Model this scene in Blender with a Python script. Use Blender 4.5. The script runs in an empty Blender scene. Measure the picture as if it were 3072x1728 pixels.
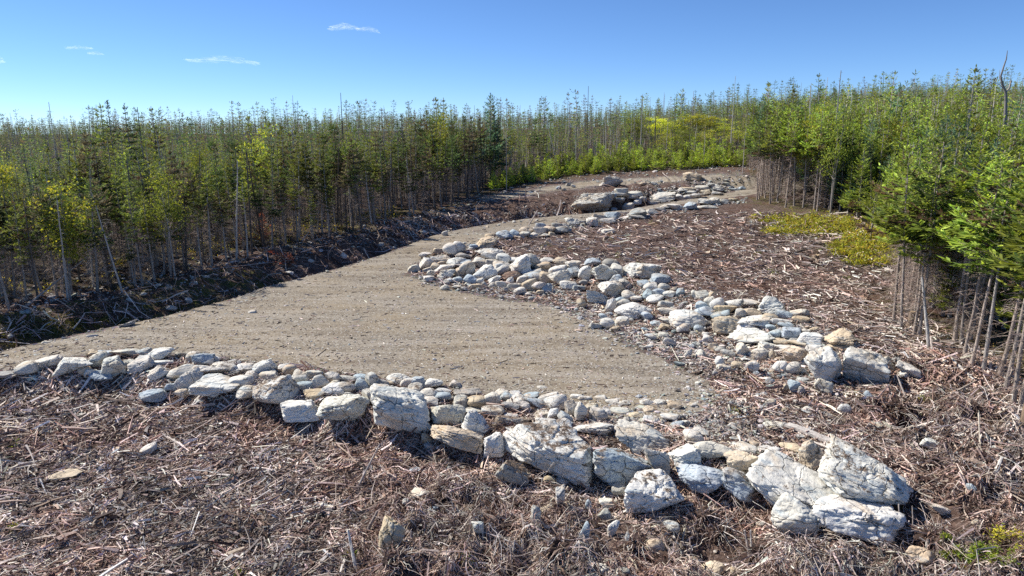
import bpy, math, random
import numpy as np
from mathutils import Vector
R = math.radians
rng = np.random.default_rng(7)
random.seed(7)
sc = bpy.context.scene
COL = sc.collection

# ------------------------------------------------------------------ camera
PITCH = R(12.5); CAMZ = 10.0; FP = 2114.0; UC, VC = 1536.0, 864.0
cam_d = bpy.data.cameras.new('camera'); cam = bpy.data.objects.new('camera', cam_d); COL.objects.link(cam)
cam.location = (0, 0, CAMZ); cam.rotation_euler = (R(90) - PITCH, 0, 0)
cam_d.sensor_width = 36.0; cam_d.lens = 36.0 * FP / 3072.0; cam_d.clip_end = 20000; cam_d.clip_start = 0.5
sc.camera = cam
CP, SP = math.cos(PITCH), math.sin(PITCH)
K = 3072.0 / 2576.0     # display coordinates -> photo pixels

def ray(u, v):
    a = (np.asarray(u, float) - UC) / FP; b = (VC - np.asarray(v, float)) / FP
    return a, CP + b * SP, -SP + b * CP

def project(x, y, z):
    dy, dz = y, z - CAMZ
    fwd = dy * CP - dz * SP; up = dy * SP + dz * CP
    return UC + FP * x / fwd, VC - FP * up / fwd, fwd

# ------------------------------------------------------------------ noise
def _h(ix, iy, iz, s):
    n = (ix * 374761393 + iy * 668265263 + iz * 2147483647 + s * 974711) & 0xffffffff
    n = ((n ^ (n >> 13)) * 1274126177) & 0xffffffff
    n = ((n ^ (n >> 16)) * 2246822519) & 0xffffffff
    return ((n ^ (n >> 15)) & 0xffff) / 32767.5 - 1.0

def vnoise(x, y, z=None, s=0):
    if z is None: z = np.zeros_like(x)
    x0 = np.floor(x).astype(np.int64); y0 = np.floor(y).astype(np.int64); z0 = np.floor(z).astype(np.int64)
    fx, fy, fz = x - x0, y - y0, z - z0
    fx, fy, fz = [f * f * f * (f * (f * 6 - 15) + 10) for f in (fx, fy, fz)]
    def L(a, b, t): return a + (b - a) * t
    c = [[[_h(x0 + i, y0 + j, z0 + k, s) for k in (0, 1)] for j in (0, 1)] for i in (0, 1)]
    return L(L(L(c[0][0][0], c[1][0][0], fx), L(c[0][1][0], c[1][1][0], fx), fy),
             L(L(c[0][0][1], c[1][0][1], fx), L(c[0][1][1], c[1][1][1], fx), fy), fz)

def vnoise2(x, y, s=0):
    x0 = np.floor(x).astype(np.int64); y0 = np.floor(y).astype(np.int64); o = np.zeros_like(x0)
    fx, fy = x - x0, y - y0
    fx, fy = [f * f * f * (f * (f * 6 - 15) + 10) for f in (fx, fy)]
    a, b, c, d = _h(x0, y0, o, s), _h(x0 + 1, y0, o, s), _h(x0, y0 + 1, o, s), _h(x0 + 1, y0 + 1, o, s)
    return (a + (b - a) * fx) * (1 - fy) + (c + (d - c) * fx) * fy

def fbm2(x, y, o=4, s=0):
    t = np.zeros_like(x, dtype=float); a = 0.5
    for i in range(o):
        t += a * vnoise2(x, y, s + i); x = x * 2.03 + 7.1; y = y * 2.03 + 3.7; a *= .5
    return t

def fbm3(p, o=4, s=0, g=.5):
    x, y, z = p[:, 0], p[:, 1], p[:, 2]; t = np.zeros(len(p)); a = .5
    for i in range(o):
        t += a * vnoise(x, y, z, s + i); x = x * 2.03 + 7.1; y = y * 2.03 + 3.7; z = z * 2.03 + 1.3; a *= g
    return t

def sstep(a, b, x):
    t = np.clip((x - a) / (b - a), 0, 1); return t * t * (3 - 2 * t)

# ------------------------------------------------------------------ terrain
def zbase(x, y):
    x = np.asarray(x, float); y = np.asarray(y, float)
    r = x / np.maximum(y, 12.0)
    S = 0.036 + 0.020 * sstep(-.75, .05, r) + 0.055 * sstep(.0, .62, r)
    t = y - 42.0
    ramp = np.where(t > 0, np.sqrt(t * t + 64) - 8, 0)
    # the hill flattens towards its ridge
    ramp = np.where(ramp > 150, 150 + 60 * np.tanh((ramp - 150) / 90.0), ramp)
    return S * ramp * (1 - .75 * sstep(262, 420, t))

def hit_base(u, v):
    a, b, c = ray(u, v)
    a, b, c = np.broadcast_arrays(a, b, c)
    lo = np.full(a.shape, 3.0); hi = np.full(a.shape, 1.0)
    hi = np.full(a.shape, 600.0)
    # march
    ts = np.concatenate([np.linspace(8, 150, 480), np.linspace(152, 600, 150)])
    found = np.zeros(a.shape, bool); tl = np.full(a.shape, 600.0); th = np.full(a.shape, 600.0)
    prev = 8.0
    for t in ts:
        under = (CAMZ + c * t) < zbase(a * t, b * t)
        new = under & ~found
        tl = np.where(new, prev, tl); th = np.where(new, t, th); found |= under; prev = t
    t = (tl + th) / 2
    for _ in range(12):
        under = (CAMZ + c * t) < zbase(a * t, b * t)
        th = np.where(under, t, th); tl = np.where(under, tl, t); t = (tl + th) / 2
    return a * t, b * t

def poly_from(pts):            # display coordinates -> world polygon
    p = np.array(pts, float) * K
    x, y = hit_base(p[:, 0], p[:, 1])
    return np.stack([x, y], 1)

def seg_dist(P, px, py, closed=True):
    px = np.asarray(px, float); py = np.asarray(py, float)
    d = np.full(px.shape, 1e18); n = len(P)
    inside = np.zeros(px.shape, bool)
    for i in range(n if closed else n - 1):
        ax, ay = P[i]; bx, by = P[(i + 1) % n]
        ex, ey = bx - ax, by - ay
        t = np.clip(((px - ax) * ex + (py - ay) * ey) / (ex * ex + ey * ey + 1e-12), 0, 1)
        d = np.minimum(d, (px - ax - t * ex) ** 2 + (py - ay - t * ey) ** 2)
        if closed and ay != by:
            inside ^= ((ay > py) != (by > py)) & (px < (bx - ax) * (py - ay) / (by - ay) + ax)
    d = np.sqrt(d)
    return np.where(inside, -d, d) if closed else d

FIELD = poly_from([(1050, 662), (1200, 688), (1400, 704), (1540, 745), (1700, 805), (1900, 865), (2050, 915), (2250, 955), (2700, 1010),
                   (3300, 900), (3300, 480), (1900, 496), (1700, 524), (1567, 543), (1475, 560), (1394, 572), (1251, 602), (1181, 624)])
UPEDGE = [(0, 884), (150, 850), (400, 800), (600, 748), (671, 722), (856, 674), (964, 641), (1092, 593), (1168, 574), (1251, 561), (1330, 550), (1400, 543), (1567, 529),
          (1692, 507), (1800, 488), (1880, 474), (1990, 459)]
ROAD = poly_from([(-700, 985), (-250, 915)] + UPEDGE + [(2030, 474), (1930, 488), (1859, 498), (1755, 511), (1692, 521), (1567, 540), (1475, 556), (1394, 568), (1308, 584), (1251, 597),
                  (1181, 618), (1117, 627), (1065, 648), (1020, 690), (1100, 718), (1250, 752), (1400, 768), (1480, 812), (1580, 862), (1690, 915),
                  (1775, 965), (1800, 1005), (1740, 1045), (1620, 1062), (1500, 1044), (1300, 1008), (1100, 975), (900, 940), (700, 915),
                  (450, 890), (250, 885), (0, 935), (-400, 985), (-800, 1050)])
UROAD = poly_from([(1200, 503), (1300, 489), (1450, 473), (1600, 462), (1750, 457), (1900, 452), (2000, 450), (2000, 461), (1880, 466),
                   (1750, 472), (1600, 478), (1500, 484), (1400, 492), (1300, 504), (1225, 512)])
WALL = poly_from([(-700, 1010), (-300, 950), (0, 942), (300, 935), (600, 985), (850, 1030), (1150, 1085), (1450, 1125), (1900, 1190), (2120, 1230), (2400, 1350)])
LEFTEDGE = poly_from([(-1200, 1080), (-700, 985), (-250, 915)] + UPEDGE)
CLEAR = poly_from([(-1400, 1000), (-600, 890), (-300, 845), (0, 803), (250, 765), (450, 722), (650, 655), (850, 605), (1000, 562), (1130, 530), (1210, 500), (1300, 476),
                   (1450, 456), (1600, 447), (1750, 440), (1885, 436), (1893, 526), (1990, 548), (2090, 562), (2235, 606), (2250, 700), (2245, 815),
                   (2330, 885), (2450, 950), (2576, 1060), (2760, 1230), (3200, 1700), (3200, 2600), (-1800, 2600)])
ROUGH = poly_from([(1000, 1110), (1450, 1210), (1900, 1280), (2300, 1300), (2350, 1180), (2150, 1080), (2000, 1020), (2250, 960), (2500, 1000), (2700, 1100), (3200, 1500), (3200, 2400), (700, 2400), (800, 1450)])
FERN = poly_from([(1920, 572), (2060, 562), (2230, 606), (2245, 690), (2150, 690), (2080, 650), (2130, 615), (1980, 610)])
wallseg_x = WALL[:, 0]; wallseg_y = WALL[:, 1]
HOLES = [hit_base(K * 2290, K * 1045) + (.75, 1.25), hit_base(K * 1040, K * 1395) + (.6, .25), hit_base(K * 2330, K * 1290) + (1.1, .45), hit_base(K * 1850, K * 1300) + (1.1, .35), hit_base(K * 1540, K * 1270) + (.9, .3)]

def tz(x, y, micro=True):
    x = np.asarray(x, float); y = np.asarray(y, float)
    z = zbase(x, y)
    near = (y < 150) & (np.abs(x) < 150)
    xi, yi = x[near], y[near]
    if xi.size:
        fd = -seg_dist(FIELD, xi, yi)
        z1 = 0.75 * sstep(-.3, 1.9, fd)
        # step down in front of the near wall
        wy = np.interp(xi, wallseg_x, wallseg_y)
        wd = (wy - yi) * .92
        fade = 1 - sstep(9.5, 13.5, xi)
        z1 += -(0.75 * sstep(-.5, .9, wd) + 0.35 * sstep(1, 8, wd)) * (0.25 + 0.75 * fade)
        # ditch / bank beyond the left road edge
        rd = seg_dist(ROAD, xi, yi)
        ld = seg_dist(LEFTEDGE, xi, yi, False)
        ey = np.interp(xi, LEFTEDGE[:, 0], LEFTEDGE[:, 1])
        beyond = (rd > 0) & (yi > ey - 2)
        far = sstep(-4, 14, xi)
        ditch = -0.95 * sstep(0, 1.6, ld) + (1.25 + .5 * far) * sstep(1.8, 5.5, ld)
        z1 += np.where(beyond, ditch, 0)
        rg = sstep(-.3, .9, rd)                      # 0 on road, 1 off it
        if micro:
            ro = sstep(0.3, -1.5, seg_dist(ROUGH, xi, yi))
            z1 += rg * (0.10 * fbm2(xi * .9, yi * .9, 4, 3) + .05 * fbm2(xi * 4, yi * 4, 3, 9))
            n1 = fbm2(xi * .75, yi * .75, 4, 21)
            z1 += rg * ro * (0.75 * n1 + 0.22 * (1 - 2.6 * np.abs(fbm2(xi * 1.5, yi * 1.5, 3, 34))) + 0.28 * fbm2(xi * 2.8, yi * 2.8, 3, 33))
            bk = np.where(beyond, sstep(.4, 1.5, ld) * (1 - sstep(9, 13, ld)), 0)
            z1 += bk * (.35 * fbm2(xi * 1.1, yi * 1.1, 4, 51) + .16 * fbm2(xi * 4, yi * 4, 2, 52))
            z1 += 0.03 * fbm2(xi * .35, yi * .35, 3, 61)
            for hx, hy, hr, hd in HOLES:
                z1 += -hd * np.exp(-((xi - hx) ** 2 + ((yi - hy) * .9) ** 2) / hr ** 2)
        z[near] += z1
    return z

def T(x, y): return float(tz(np.array([x]), np.array([y]))[0])

def hit(u, v, lift=0.0, micro=False):
    """ground point under a photo pixel"""
    a, b, c = ray(u, v)
    a, b, c = np.broadcast_arrays(a, b, c)
    sh = a.shape; a, b, c = a.ravel(), b.ravel(), c.ravel()
    x0, y0 = hit_base(u, v); t0 = (np.asarray(y0).ravel() / b)
    lo = t0 * 0.86 - 1; hi = t0 * 1.14 + 3
    found = np.zeros(a.shape, bool); tl = lo.copy(); th = hi.copy(); prev = lo
    for k in range(1, 26):
        t = lo + (hi - lo) * k / 25
        under = (CAMZ + c * t) < tz(a * t, b * t, micro) + lift
        new = under & ~found
        tl = np.where(new, prev, tl); th = np.where(new, t, th); found |= under; prev = t
    for _ in range(8):
        t = (tl + th) / 2
        under = (CAMZ + c * t) < tz(a * t, b * t, micro) + lift
        th = np.where(under, t, th); tl = np.where(under, tl, t)
    t = (tl + th) / 2
    return (a * t).reshape(sh), (b * t).reshape(sh)

# ------------------------------------------------------------------ mesh helpers
def make_mesh(name, V, F, cols=None, mats=(), mi=None, smooth=False):
    """V (n,3), F (m,k) one polygon size"""
    me = bpy.data.meshes.new(name)
    V = np.asarray(V, np.float32); F = np.asarray(F, np.int32); k = F.shape[1]
    me.vertices.add(len(V)); me.vertices.foreach_set('co', V.ravel())
    me.loops.add(F.size); me.loops.foreach_set('vertex_index', F.ravel())
    me.polygons.add(len(F)); me.polygons.foreach_set('loop_start', np.arange(0, F.size, k, dtype=np.int32))
    me.polygons.foreach_set('loop_total', np.full(len(F), k, np.int32))
    if mi is not None: me.polygons.foreach_set('material_index', np.asarray(mi, np.int32))
    me.polygons.foreach_set('use_smooth', np.full(len(F), smooth, bool))
    if cols is not None:
        a = me.color_attributes.new('Col', 'FLOAT_COLOR', 'POINT')
        c = np.ones((len(V), 4), np.float32); c[:, :cols.shape[1]] = cols
        a.data.foreach_set('color', c.ravel())
    for m in mats: me.materials.append(m)
    me.update(calc_edges=True)
    return me

def link(name, me, parent=None, loc=None, rot=None, scale=None):
    o = bpy.data.objects.new(name, me); COL.objects.link(o)
    if parent: o.parent = parent
    if loc is not None: o.location = loc
    if rot is not None: o.rotation_euler = rot
    if scale is not None: o.scale = scale
    return o

def tag(o, label=None, cat=None, group=None, kind=None):
    if label: o['label'] = label
    if cat: o['category'] = cat
    if group: o['group'] = group
    if kind: o['kind'] = kind
    return o

def tubes(P, Rr, sides=3, col=None):
    """P (N,K,3) centre lines, Rr (N,K) radii -> V, F, C"""
    P = np.asarray(P, float); N, Kk, _ = P.shape
    Tn = np.gradient(P, axis=1)
    Tn /= np.linalg.norm(Tn, axis=2, keepdims=True) + 1e-9
    ref = np.tile(np.array([.31, .52, .79]), (N, 1)) + rng.normal(0, .25, (N, 3))
    m = Tn.mean(1); m /= np.linalg.norm(m, axis=1, keepdims=True) + 1e-9
    par = np.abs((ref * m).sum(1)) > .93 * np.linalg.norm(ref, axis=1)
    ref[par] = np.array([.9, -.3, .1])
    U = np.cross(Tn, ref[:, None, :]); U /= np.linalg.norm(U, axis=2, keepdims=True) + 1e-9
    W = np.cross(Tn, U)
    ang = np.arange(sides) * 2 * np.pi / sides
    V = P[:, :, None, :] + Rr[:, :, None, None] * (np.cos(ang)[None, None, :, None] * U[:, :, None, :] + np.sin(ang)[None, None, :, None] * W[:, :, None, :])
    V = V.reshape(-1, 3)
    i = np.arange(N)[:, None, None] * Kk * sides + np.arange(Kk - 1)[None, :, None] * sides
    j = np.arange(sides)[None, None, :]; j2 = (j + 1) % sides
    F = np.stack([i + j, i + j2, i + j2 + sides, i + j + sides], -1).reshape(-1, 4)
    C = None
    if col is not None: C = np.repeat(col, Kk * sides, axis=0)
    return V, F, C

def merge(parts):
    Vs, Fs, Cs, M = [], [], [], []; n = 0
    for p in parts:
        V, F, C = p[:3]
        Vs.append(V); Fs.append(F + n); Cs.append(C if C is not None else np.full((len(V), 3), .5)); n += len(V)
        M.append(np.full(len(F), p[3] if len(p) > 3 else 0))
    return np.concatenate(Vs), np.concatenate(Fs), np.concatenate(Cs), np.concatenate(M)

def sprays(base, d, nrm, L, W, col, fold=.15):
    """needle shoots / leaves: one slim diamond quad each"""
    d = d / (np.linalg.norm(d, axis=1, keepdims=True) + 1e-9)
    s = np.cross(d, nrm); s /= np.linalg.norm(s, axis=1, keepdims=True) + 1e-9
    n = np.cross(s, d)
    L = L[:, None]; W = W[:, None]
    a = base; b = base + d * L * .42 + s * W * .5 - n * W * fold; c = base + d * L; e = base + d * L * .42 - s * W * .5 - n * W * fold
    V = np.stack([a, b, c, e], 1).reshape(-1, 3)
    F = np.arange(len(base) * 4).reshape(-1, 4)
    return V, F, np.repeat(col, 4, axis=0)

# ------------------------------------------------------------------ materials
def mat(name):
    m = bpy.data.materials.new(name); m.use_nodes = True
    nt = m.node_tree; nt.nodes.clear()
    out = nt.nodes.new('ShaderNodeOutputMaterial')
    def nd(t, inp=None, **kw):
        n = nt.nodes.new('ShaderNode' + t)
        for k, v in kw.items(): setattr(n, k, v)
        for k, v in (inp or {}).items():
            if isinstance(v, bpy.types.NodeSocket): nt.links.new(v, n.inputs[k])
            else: n.inputs[k].default_value = v
        return n
    return m, nd, nt, out

def ramp(nd, fac, stops, interp='LINEAR'):
    r = nd('ValToRGB', {'Fac': fac}); cr = r.color_ramp; cr.interpolation = interp
    while len(cr.elements) < len(stops): cr.elements.new(.5)
    for e, (p, c) in zip(cr.elements, stops):
        e.position = p; e.color = (c, c, c, 1) if isinstance(c, (int, float)) else (*c, 1)
    return r.outputs['Color']

def mixc(nd, a, b, f, blend='MIX'):
    n = nd('Mix', data_type='RGBA', blend_type=blend)
    nt = n.id_data
    for i, v in ((0, f), (6, a), (7, b)):
        if isinstance(v, bpy.types.NodeSocket): nt.links.new(v, n.inputs[i])
        else: n.inputs[i].default_value = v if not isinstance(v, tuple) or len(v) == 4 else (*v, 1)
    return n.outputs[2]

def foliage_mat(name, trans=.35, gain=1.0):
    m, nd, nt, out = mat(name)
    at = nd('Attribute', attribute_name='Col')
    oi = nd('ObjectInfo')
    hsv = nd('HueSaturation', {'Color': at.outputs['Color'], 'Saturation': .93})
    v = nd('MapRange', {'Value': oi.outputs['Random'], 'To Min': .62 * gain, 'To Max': 1.45 * gain}); nt.links.new(v.outputs[0], hsv.inputs['Value'])
    h = nd('MapRange', {'Value': oi.outputs['Random'], 'From Min': .0, 'From Max': 1.0, 'To Min': .485, 'To Max': .51}); nt.links.new(h.outputs[0], hsv.inputs['Hue'])
    d = nd('BsdfPrincipled', {'Base Color': hsv.outputs[0], 'Roughness': .7, 'Specular IOR Level': .12})
    g = nd('HueSaturation', {'Color': hsv.outputs[0], 'Hue': .492, 'Saturation': 1.12, 'Value': 1.5})
    t = nd('BsdfTranslucent', {'Color': g.outputs[0]})
    mx = nd('MixShader', {0: trans, 1: d.outputs[0], 2: t.outputs[0]})
    nt.links.new(mx.outputs[0], out.inputs[0])
    return m

def wood_mat(name, use_obj=True):
    m, nd, nt, out = mat(name)
    at = nd('Attribute', attribute_name='Col'); tc = nd('TexCoord'); oi = nd('ObjectInfo')
    mp = nd('Mapping', {'Vector': tc.outputs['Object'], 'Scale': (6, 6, 2.2)})
    n = nd('TexNoise', {'Vector': mp.outputs[0], 'Scale': 3.0, 'Detail': 6, 'Roughness': .65})
    f = ramp(nd, n.outputs['Fac'], [(.3, .55), (.5, .95), (.7, 1.35)])
    c = mixc(nd, at.outputs['Color'], f, 1.0, 'MULTIPLY')
    if use_obj:
        v = nd('MapRange', {'Value': oi.outputs['Random'], 'To Min': .75, 'To Max': 1.25})
        c = nd('HueSaturation', {'Color': c, 'Value': v.outputs[0]}).outputs[0]
    b = nd('Bump', {'Height': n.outputs['Fac'], 'Strength': .5, 'Distance': .03})
    p = nd('BsdfPrincipled', {'Base Color': c, 'Roughness': .75, 'Specular IOR Level': .3, 'Normal': b.outputs[0]})
    nt.links.new(p.outputs[0], out.inputs[0])
    return m

def rock_mat():
    m, nd, nt, out = mat('weathered_stone')
    tc = nd('TexCoord'); oi = nd('ObjectInfo'); geo = nd('NewGeometry')
    off = nd('VectorMath', {0: tc.outputs['Object'], 1: (0, 0, 0)}, operation='ADD')
    rr = nd('VectorMath', {0: (37.0, 11.0, 23.0)}, operation='SCALE'); nt.links.new(oi.outputs['Random'], rr.inputs['Scale'])
    nt.links.new(rr.outputs[0], off.inputs[1])
    P = off.outputs[0]
    n1 = nd('TexNoise', {'Vector': P, 'Scale': 2.2, 'Detail': 7, 'Roughness': .62})
    n2 = nd('TexNoise', {'Vector': P, 'Scale': 1.1, 'Detail': 3, 'Roughness': .5, 'Distortion': .6})
    n3 = nd('TexNoise', {'Vector': P, 'Scale': 16.0, 'Detail': 6, 'Roughness': .7})
    mp = nd('Mapping', {'Vector': P, 'Scale': (.8, .8, 7.0), 'Rotation': (.18, .12, 0)})
    st = nd('TexNoise', {'Vector': mp.outputs[0], 'Scale': 1.6, 'Detail': 5, 'Roughness': .6, 'Distortion': .4})
    base = mixc(nd, oi.outputs['Color'], ramp(nd, n1.outputs['Fac'], [(.30, .72), (.48, 1.0), (.7, 1.1)]), 1.0, 'MULTIPLY')
    base = mixc(nd, base, (.50, .37, .23), ramp(nd, n2.outputs['Fac'], [(.52, 0.0), (.70, .6)]))
    base = mixc(nd, base, (.30, .40, .46), ramp(nd, st.outputs['Fac'], [(.52, 0.0), (.66, .55)]))
    base = mixc(nd, base, ramp(nd, n3.outputs['Fac'], [(.34, .7), (.48, 1.0)]), .3, 'MULTIPLY')
    # cracks
    wv = nd('TexNoise', {'Vector': P, 'Scale': 3.0, 'Detail': 4})
    wa = mixc(nd, P, wv.outputs['Color'], .22)
    vo = nd('TexVoronoi', {'Vector': wa, 'Scale': 1.3}, feature='DISTANCE_TO_EDGE')
    ck = ramp(nd, vo.outputs['Distance'], [(.0, .18), (.018, 1.0)])
    base = mixc(nd, base, ck, ramp(nd, n2.outputs['Fac'], [(.42, 0.0), (.52, 1.0)]), 'MULTIPLY')
    lc = nd('TexNoise', {'Vector': P, 'Scale': 7.0, 'Detail': 5, 'Roughness': .7}); base = mixc(nd, base, (.16, .15, .13), ramp(nd, lc.outputs['Fac'], [(.63, 0.0), (.70, .5)]))
    # dirt lying on upward faces
    sx = nd('SeparateXYZ', {0: geo.outputs['Normal']})
    up = nd('MapRange', {'Value': sx.outputs['Z'], 'From Min': .55, 'From Max': .85})
    nd_ = nd('TexNoise', {'Vector': P, 'Scale': 2.6, 'Detail': 10, 'Roughness': .8})
    al = nd('MapRange', {'Value': oi.outputs['Alpha'], 'To Min': .66, 'To Max': .36})
    th = nd('Math', {0: nd_.outputs['Fac'], 1: al.outputs[0]}, operation='SUBTRACT')
    tm = nd('MapRange', {'Value': th.outputs[0], 'From Min': 0.0, 'From Max': .05})
    dm = nd('Math', {0: tm.outputs[0], 1: up.outputs[0]}, operation='MULTIPLY')
    base = mixc(nd, base, mixc(nd, (.03, .02, .015), (.30, .22, .16), ramp(nd, n3.outputs['Fac'], [(.4, 0.0), (.62, 1.0)])), dm.outputs[0])
    # shapes
    sth = nd('Math', {0: st.outputs['Fac'], 1: .45}, operation='MULTIPLY'); h = nd('Math', {0: n1.outputs['Fac'], 1: sth.outputs[0]}, operation='ADD')
    h2 = nd('Math', {0: ck, 1: .35}, operation='MULTIPLY')
    h3 = nd('Math', {0: h.outputs[0], 1: h2.outputs[0]}, operation='ADD')
    b1 = nd('Bump', {'Height': h3.outputs[0], 'Strength': .7, 'Distance': .13})
    b2 = nd('Bump', {'Height': n3.outputs['Fac'], 'Strength': .3, 'Distance': .02, 'Normal': b1.outputs[0]})
    p = nd('BsdfPrincipled', {'Base Color': base, 'Roughness': .85, 'Specular IOR Level': .25, 'Normal': b2.outputs[0]})
    nt.links.new(p.outputs[0], out.inputs[0])
    return m

def ground_mat():
    m, nd, nt, out = mat('forest_soil')
    tc = nd('TexCoord'); P = tc.outputs['Object']; at = nd('Attribute', attribute_name='Col')
    n1 = nd('TexNoise', {'Vector': P, 'Scale': .35, 'Detail': 6, 'Roughness': .6})
    n2 = nd('TexNoise', {'Vector': P, 'Scale': 5.0, 'Detail': 8, 'Roughness': .75})
    c = ramp(nd, n2.outputs['Fac'], [(.3, (.04, .026, .02)), (.46, (.11, .072, .056)), (.58, (.21, .15, .125)), (.72, (.38, .31, .27))])
    c = mixc(nd, c, (.12, .055, .032), ramp(nd, n1.outputs['Fac'], [(.46, 0.0), (.62, .7)]))
    hts = n2.outputs['Fac']
    for i, (ang, scl) in enumerate([(.5, 9), (-.4, 8), (1.3, 7)]):
        mp = nd('Mapping', {'Vector': P, 'Rotation': (0, 0, ang), 'Scale': (1.6, 16, 1)})
        s = nd('TexNoise', {'Vector': mp.outputs[0], 'Scale': 1.0 + .2 * i, 'Detail': 3, 'Roughness': .6, 'Distortion': .5})
        f = ramp(nd, s.outputs['Fac'], [(.56, 0.0), (.64, .75)])
        c = mixc(nd, c, [(.40, .32, .29), (.30, .23, .20), (.22, .16, .14)][i], f)
        mm = nd('Math', {0: hts, 1: f}, operation='ADD'); hts = mm.outputs[0]
    sep = nd('SeparateColor', {0: at.outputs['Color']})
    # gravel
    vo = nd('TexVoronoi', {'Vector': P, 'Scale': 9.0})
    gr = mixc(nd, (.23, .20, .165), vo.outputs['Color'], .18)
    gr = mixc(nd, gr, (.36, .35, .31), ramp(nd, n2.outputs['Fac'], [(.5, 0.0), (.7, .7)]))
    c = mixc(nd, c, gr, sep.outputs['Red'])
    gn = nd('TexNoise', {'Vector': P, 'Scale': 1.6, 'Detail': 6, 'Roughness': .7})
    gm = nd('Math', {0: sep.outputs['Green'], 1: ramp(nd, gn.outputs['Fac'], [(.42, 0.0), (.58, 1.0)])}, operation='MULTIPLY')
    c = mixc(nd, c, (.12, .13, .025), gm.outputs[0])
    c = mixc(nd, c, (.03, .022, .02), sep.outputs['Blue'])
    b = nd('Bump', {'Height': hts, 'Strength': .9, 'Distance': .08})
    p = nd('BsdfPrincipled', {'Base Color': c, 'Roughness': .9, 'Specular IOR Level': .15, 'Normal': b.outputs[0]})
    nt.links.new(p.outputs[0], out.inputs[0])
    return m

def road_mat():
    m, nd, nt, out = mat('road_gravel')
    tc = nd('TexCoord'); P = tc.outputs['Object']
    n1 = nd('TexNoise', {'Vector': P, 'Scale': .22, 'Detail': 5, 'Roughness': .55})
    n2 = nd('TexNoise', {'Vector': P, 'Scale': 6.0, 'Detail': 9, 'Roughness': .78})
    mp = nd('Mapping', {'Vector': P, 'Scale': (.28, .7, 1), 'Rotation': (0, 0, -.75)})
    n3 = nd('TexNoise', {'Vector': mp.outputs[0], 'Scale': 1.0, 'Detail': 6, 'Roughness': .65})
    c = ramp(nd, n2.outputs['Fac'], [(.3, (.075, .06, .047)), (.43, (.20, .172, .138)), (.56, (.29, .255, .20)), (.68, (.46, .42, .37))])
    c = mixc(nd, c, (.30, .24, .16), ramp(nd, n1.outputs['Fac'], [(.42, 0.0), (.62, .5)]))
    c = mixc(nd, c, (.14, .115, .09), ramp(nd, n3.outputs['Fac'], [(.50, 0.0), (.70, .5)]))
    mp5 = nd('Mapping', {'Vector': P, 'Scale': (.12, 1.1, 1), 'Rotation': (0, 0, -1.02)}); n5 = nd('TexNoise', {'Vector': mp5.outputs[0], 'Scale': 1.0, 'Detail': 4, 'Roughness': .55})
    c = mixc(nd, c, (.37, .33, .28), ramp(nd, n5.outputs['Fac'], [(.5, 0.0), (.62, .45)])); c = mixc(nd, c, (.15, .12, .095), ramp(nd, n5.outputs['Fac'], [(.34, .45), (.46, 0.0)]))
    vo = nd('TexVoronoi', {'Vector': P, 'Scale': 14.0, 'Randomness': 1.0})
    sp = nd('SeparateColor', {0: vo.outputs['Color']})
    k1 = nd('Math', {0: sp.outputs['Red'], 1: .80}, operation='GREATER_THAN')
    k2 = nd('Math', {0: vo.outputs['Distance'], 1: .42}, operation='LESS_THAN')
    k = nd('Math', {0: k1.outputs[0], 1: k2.outputs[0]}, operation='MULTIPLY')
    c = mixc(nd, c, (.52, .50, .46), k.outputs[0])
    k3 = nd('Math', {0: sp.outputs['Green'], 1: .84}, operation='GREATER_THAN'); k4 = nd('Math', {0: k3.outputs[0], 1: k2.outputs[0]}, operation='MULTIPLY')
    c = mixc(nd, c, (.07, .055, .045), k4.outputs[0])
    b = nd('Bump', {'Height': n2.outputs['Fac'], 'Strength': .7, 'Distance': .035})
    b2 = nd('Bump', {'Height': k.outputs[0], 'Strength': .5, 'Distance': .03, 'Normal': b.outputs[0]})
    p = nd('BsdfPrincipled', {'Base Color': c, 'Roughness': .92, 'Specular IOR Level': .12, 'Normal': b2.outputs[0]})
    nt.links.new(p.outputs[0], out.inputs[0])
    return m

M_NEEDLE = foliage_mat('spruce_needles', .30, 1.12)
M_LEAF = foliage_mat('broad_leaves', .40, 1.25)
M_BARK = wood_mat('bark')
M_DEB = wood_mat('weathered_wood', False)
M_ROCK = rock_mat(); M_GROUND = ground_mat(); M_ROAD = road_mat()
# ------------------------------------------------------------------ ground sheet
def axis(lo, hi, step, far_lo, far_hi, g=1.12):
    a = list(np.arange(lo, hi + 1e-6, step)); s = step
    b = [];  x = a[-1]
    while x < far_hi: s = min(s * g, 60); x += s; b.append(x)
    c = []; x = a[0]; s = step
    while x > far_lo: s = min(s * g, 60); x -= s; c.append(x)
    return np.array(c[::-1] + a + b)
GX = axis(-38, 38, .17, -1500, 1500); GY = axis(11, 72, .17, -60, 2500)
XX, YY = np.meshgrid(GX, GY)
gx, gy = XX.ravel(), YY.ravel()
gz = tz(gx, gy)
nx_, ny_ = len(GX), len(GY)
ii = (np.arange(ny_ - 1)[:, None] * nx_ + np.arange(nx_ - 1)[None, :]).ravel()
quads = np.stack([ii, ii + 1, ii + 1 + nx_, ii + nx_], 1)
rd_all = np.full(gx.shape, 50.0); cl_all = np.full(gx.shape, 50.0); ud_all = np.full(gx.shape, 50.0)
nr = (np.abs(gx) < 130) & (gy < 170) & (gy > 5)
rd_all[nr] = seg_dist(ROAD, gx[nr], gy[nr]) + .6 * fbm2(gx[nr] * .7, gy[nr] * .7, 5, 71) + .35 * fbm2(gx[nr] * 3, gy[nr] * 3, 2, 75)
cl_all[nr] = seg_dist(CLEAR, gx[nr], gy[nr]); ud_all[nr] = seg_dist(UROAD, gx[nr], gy[nr]) + .5 * fbm2(gx[nr] * .8, gy[nr] * .8, 4, 72)
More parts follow.
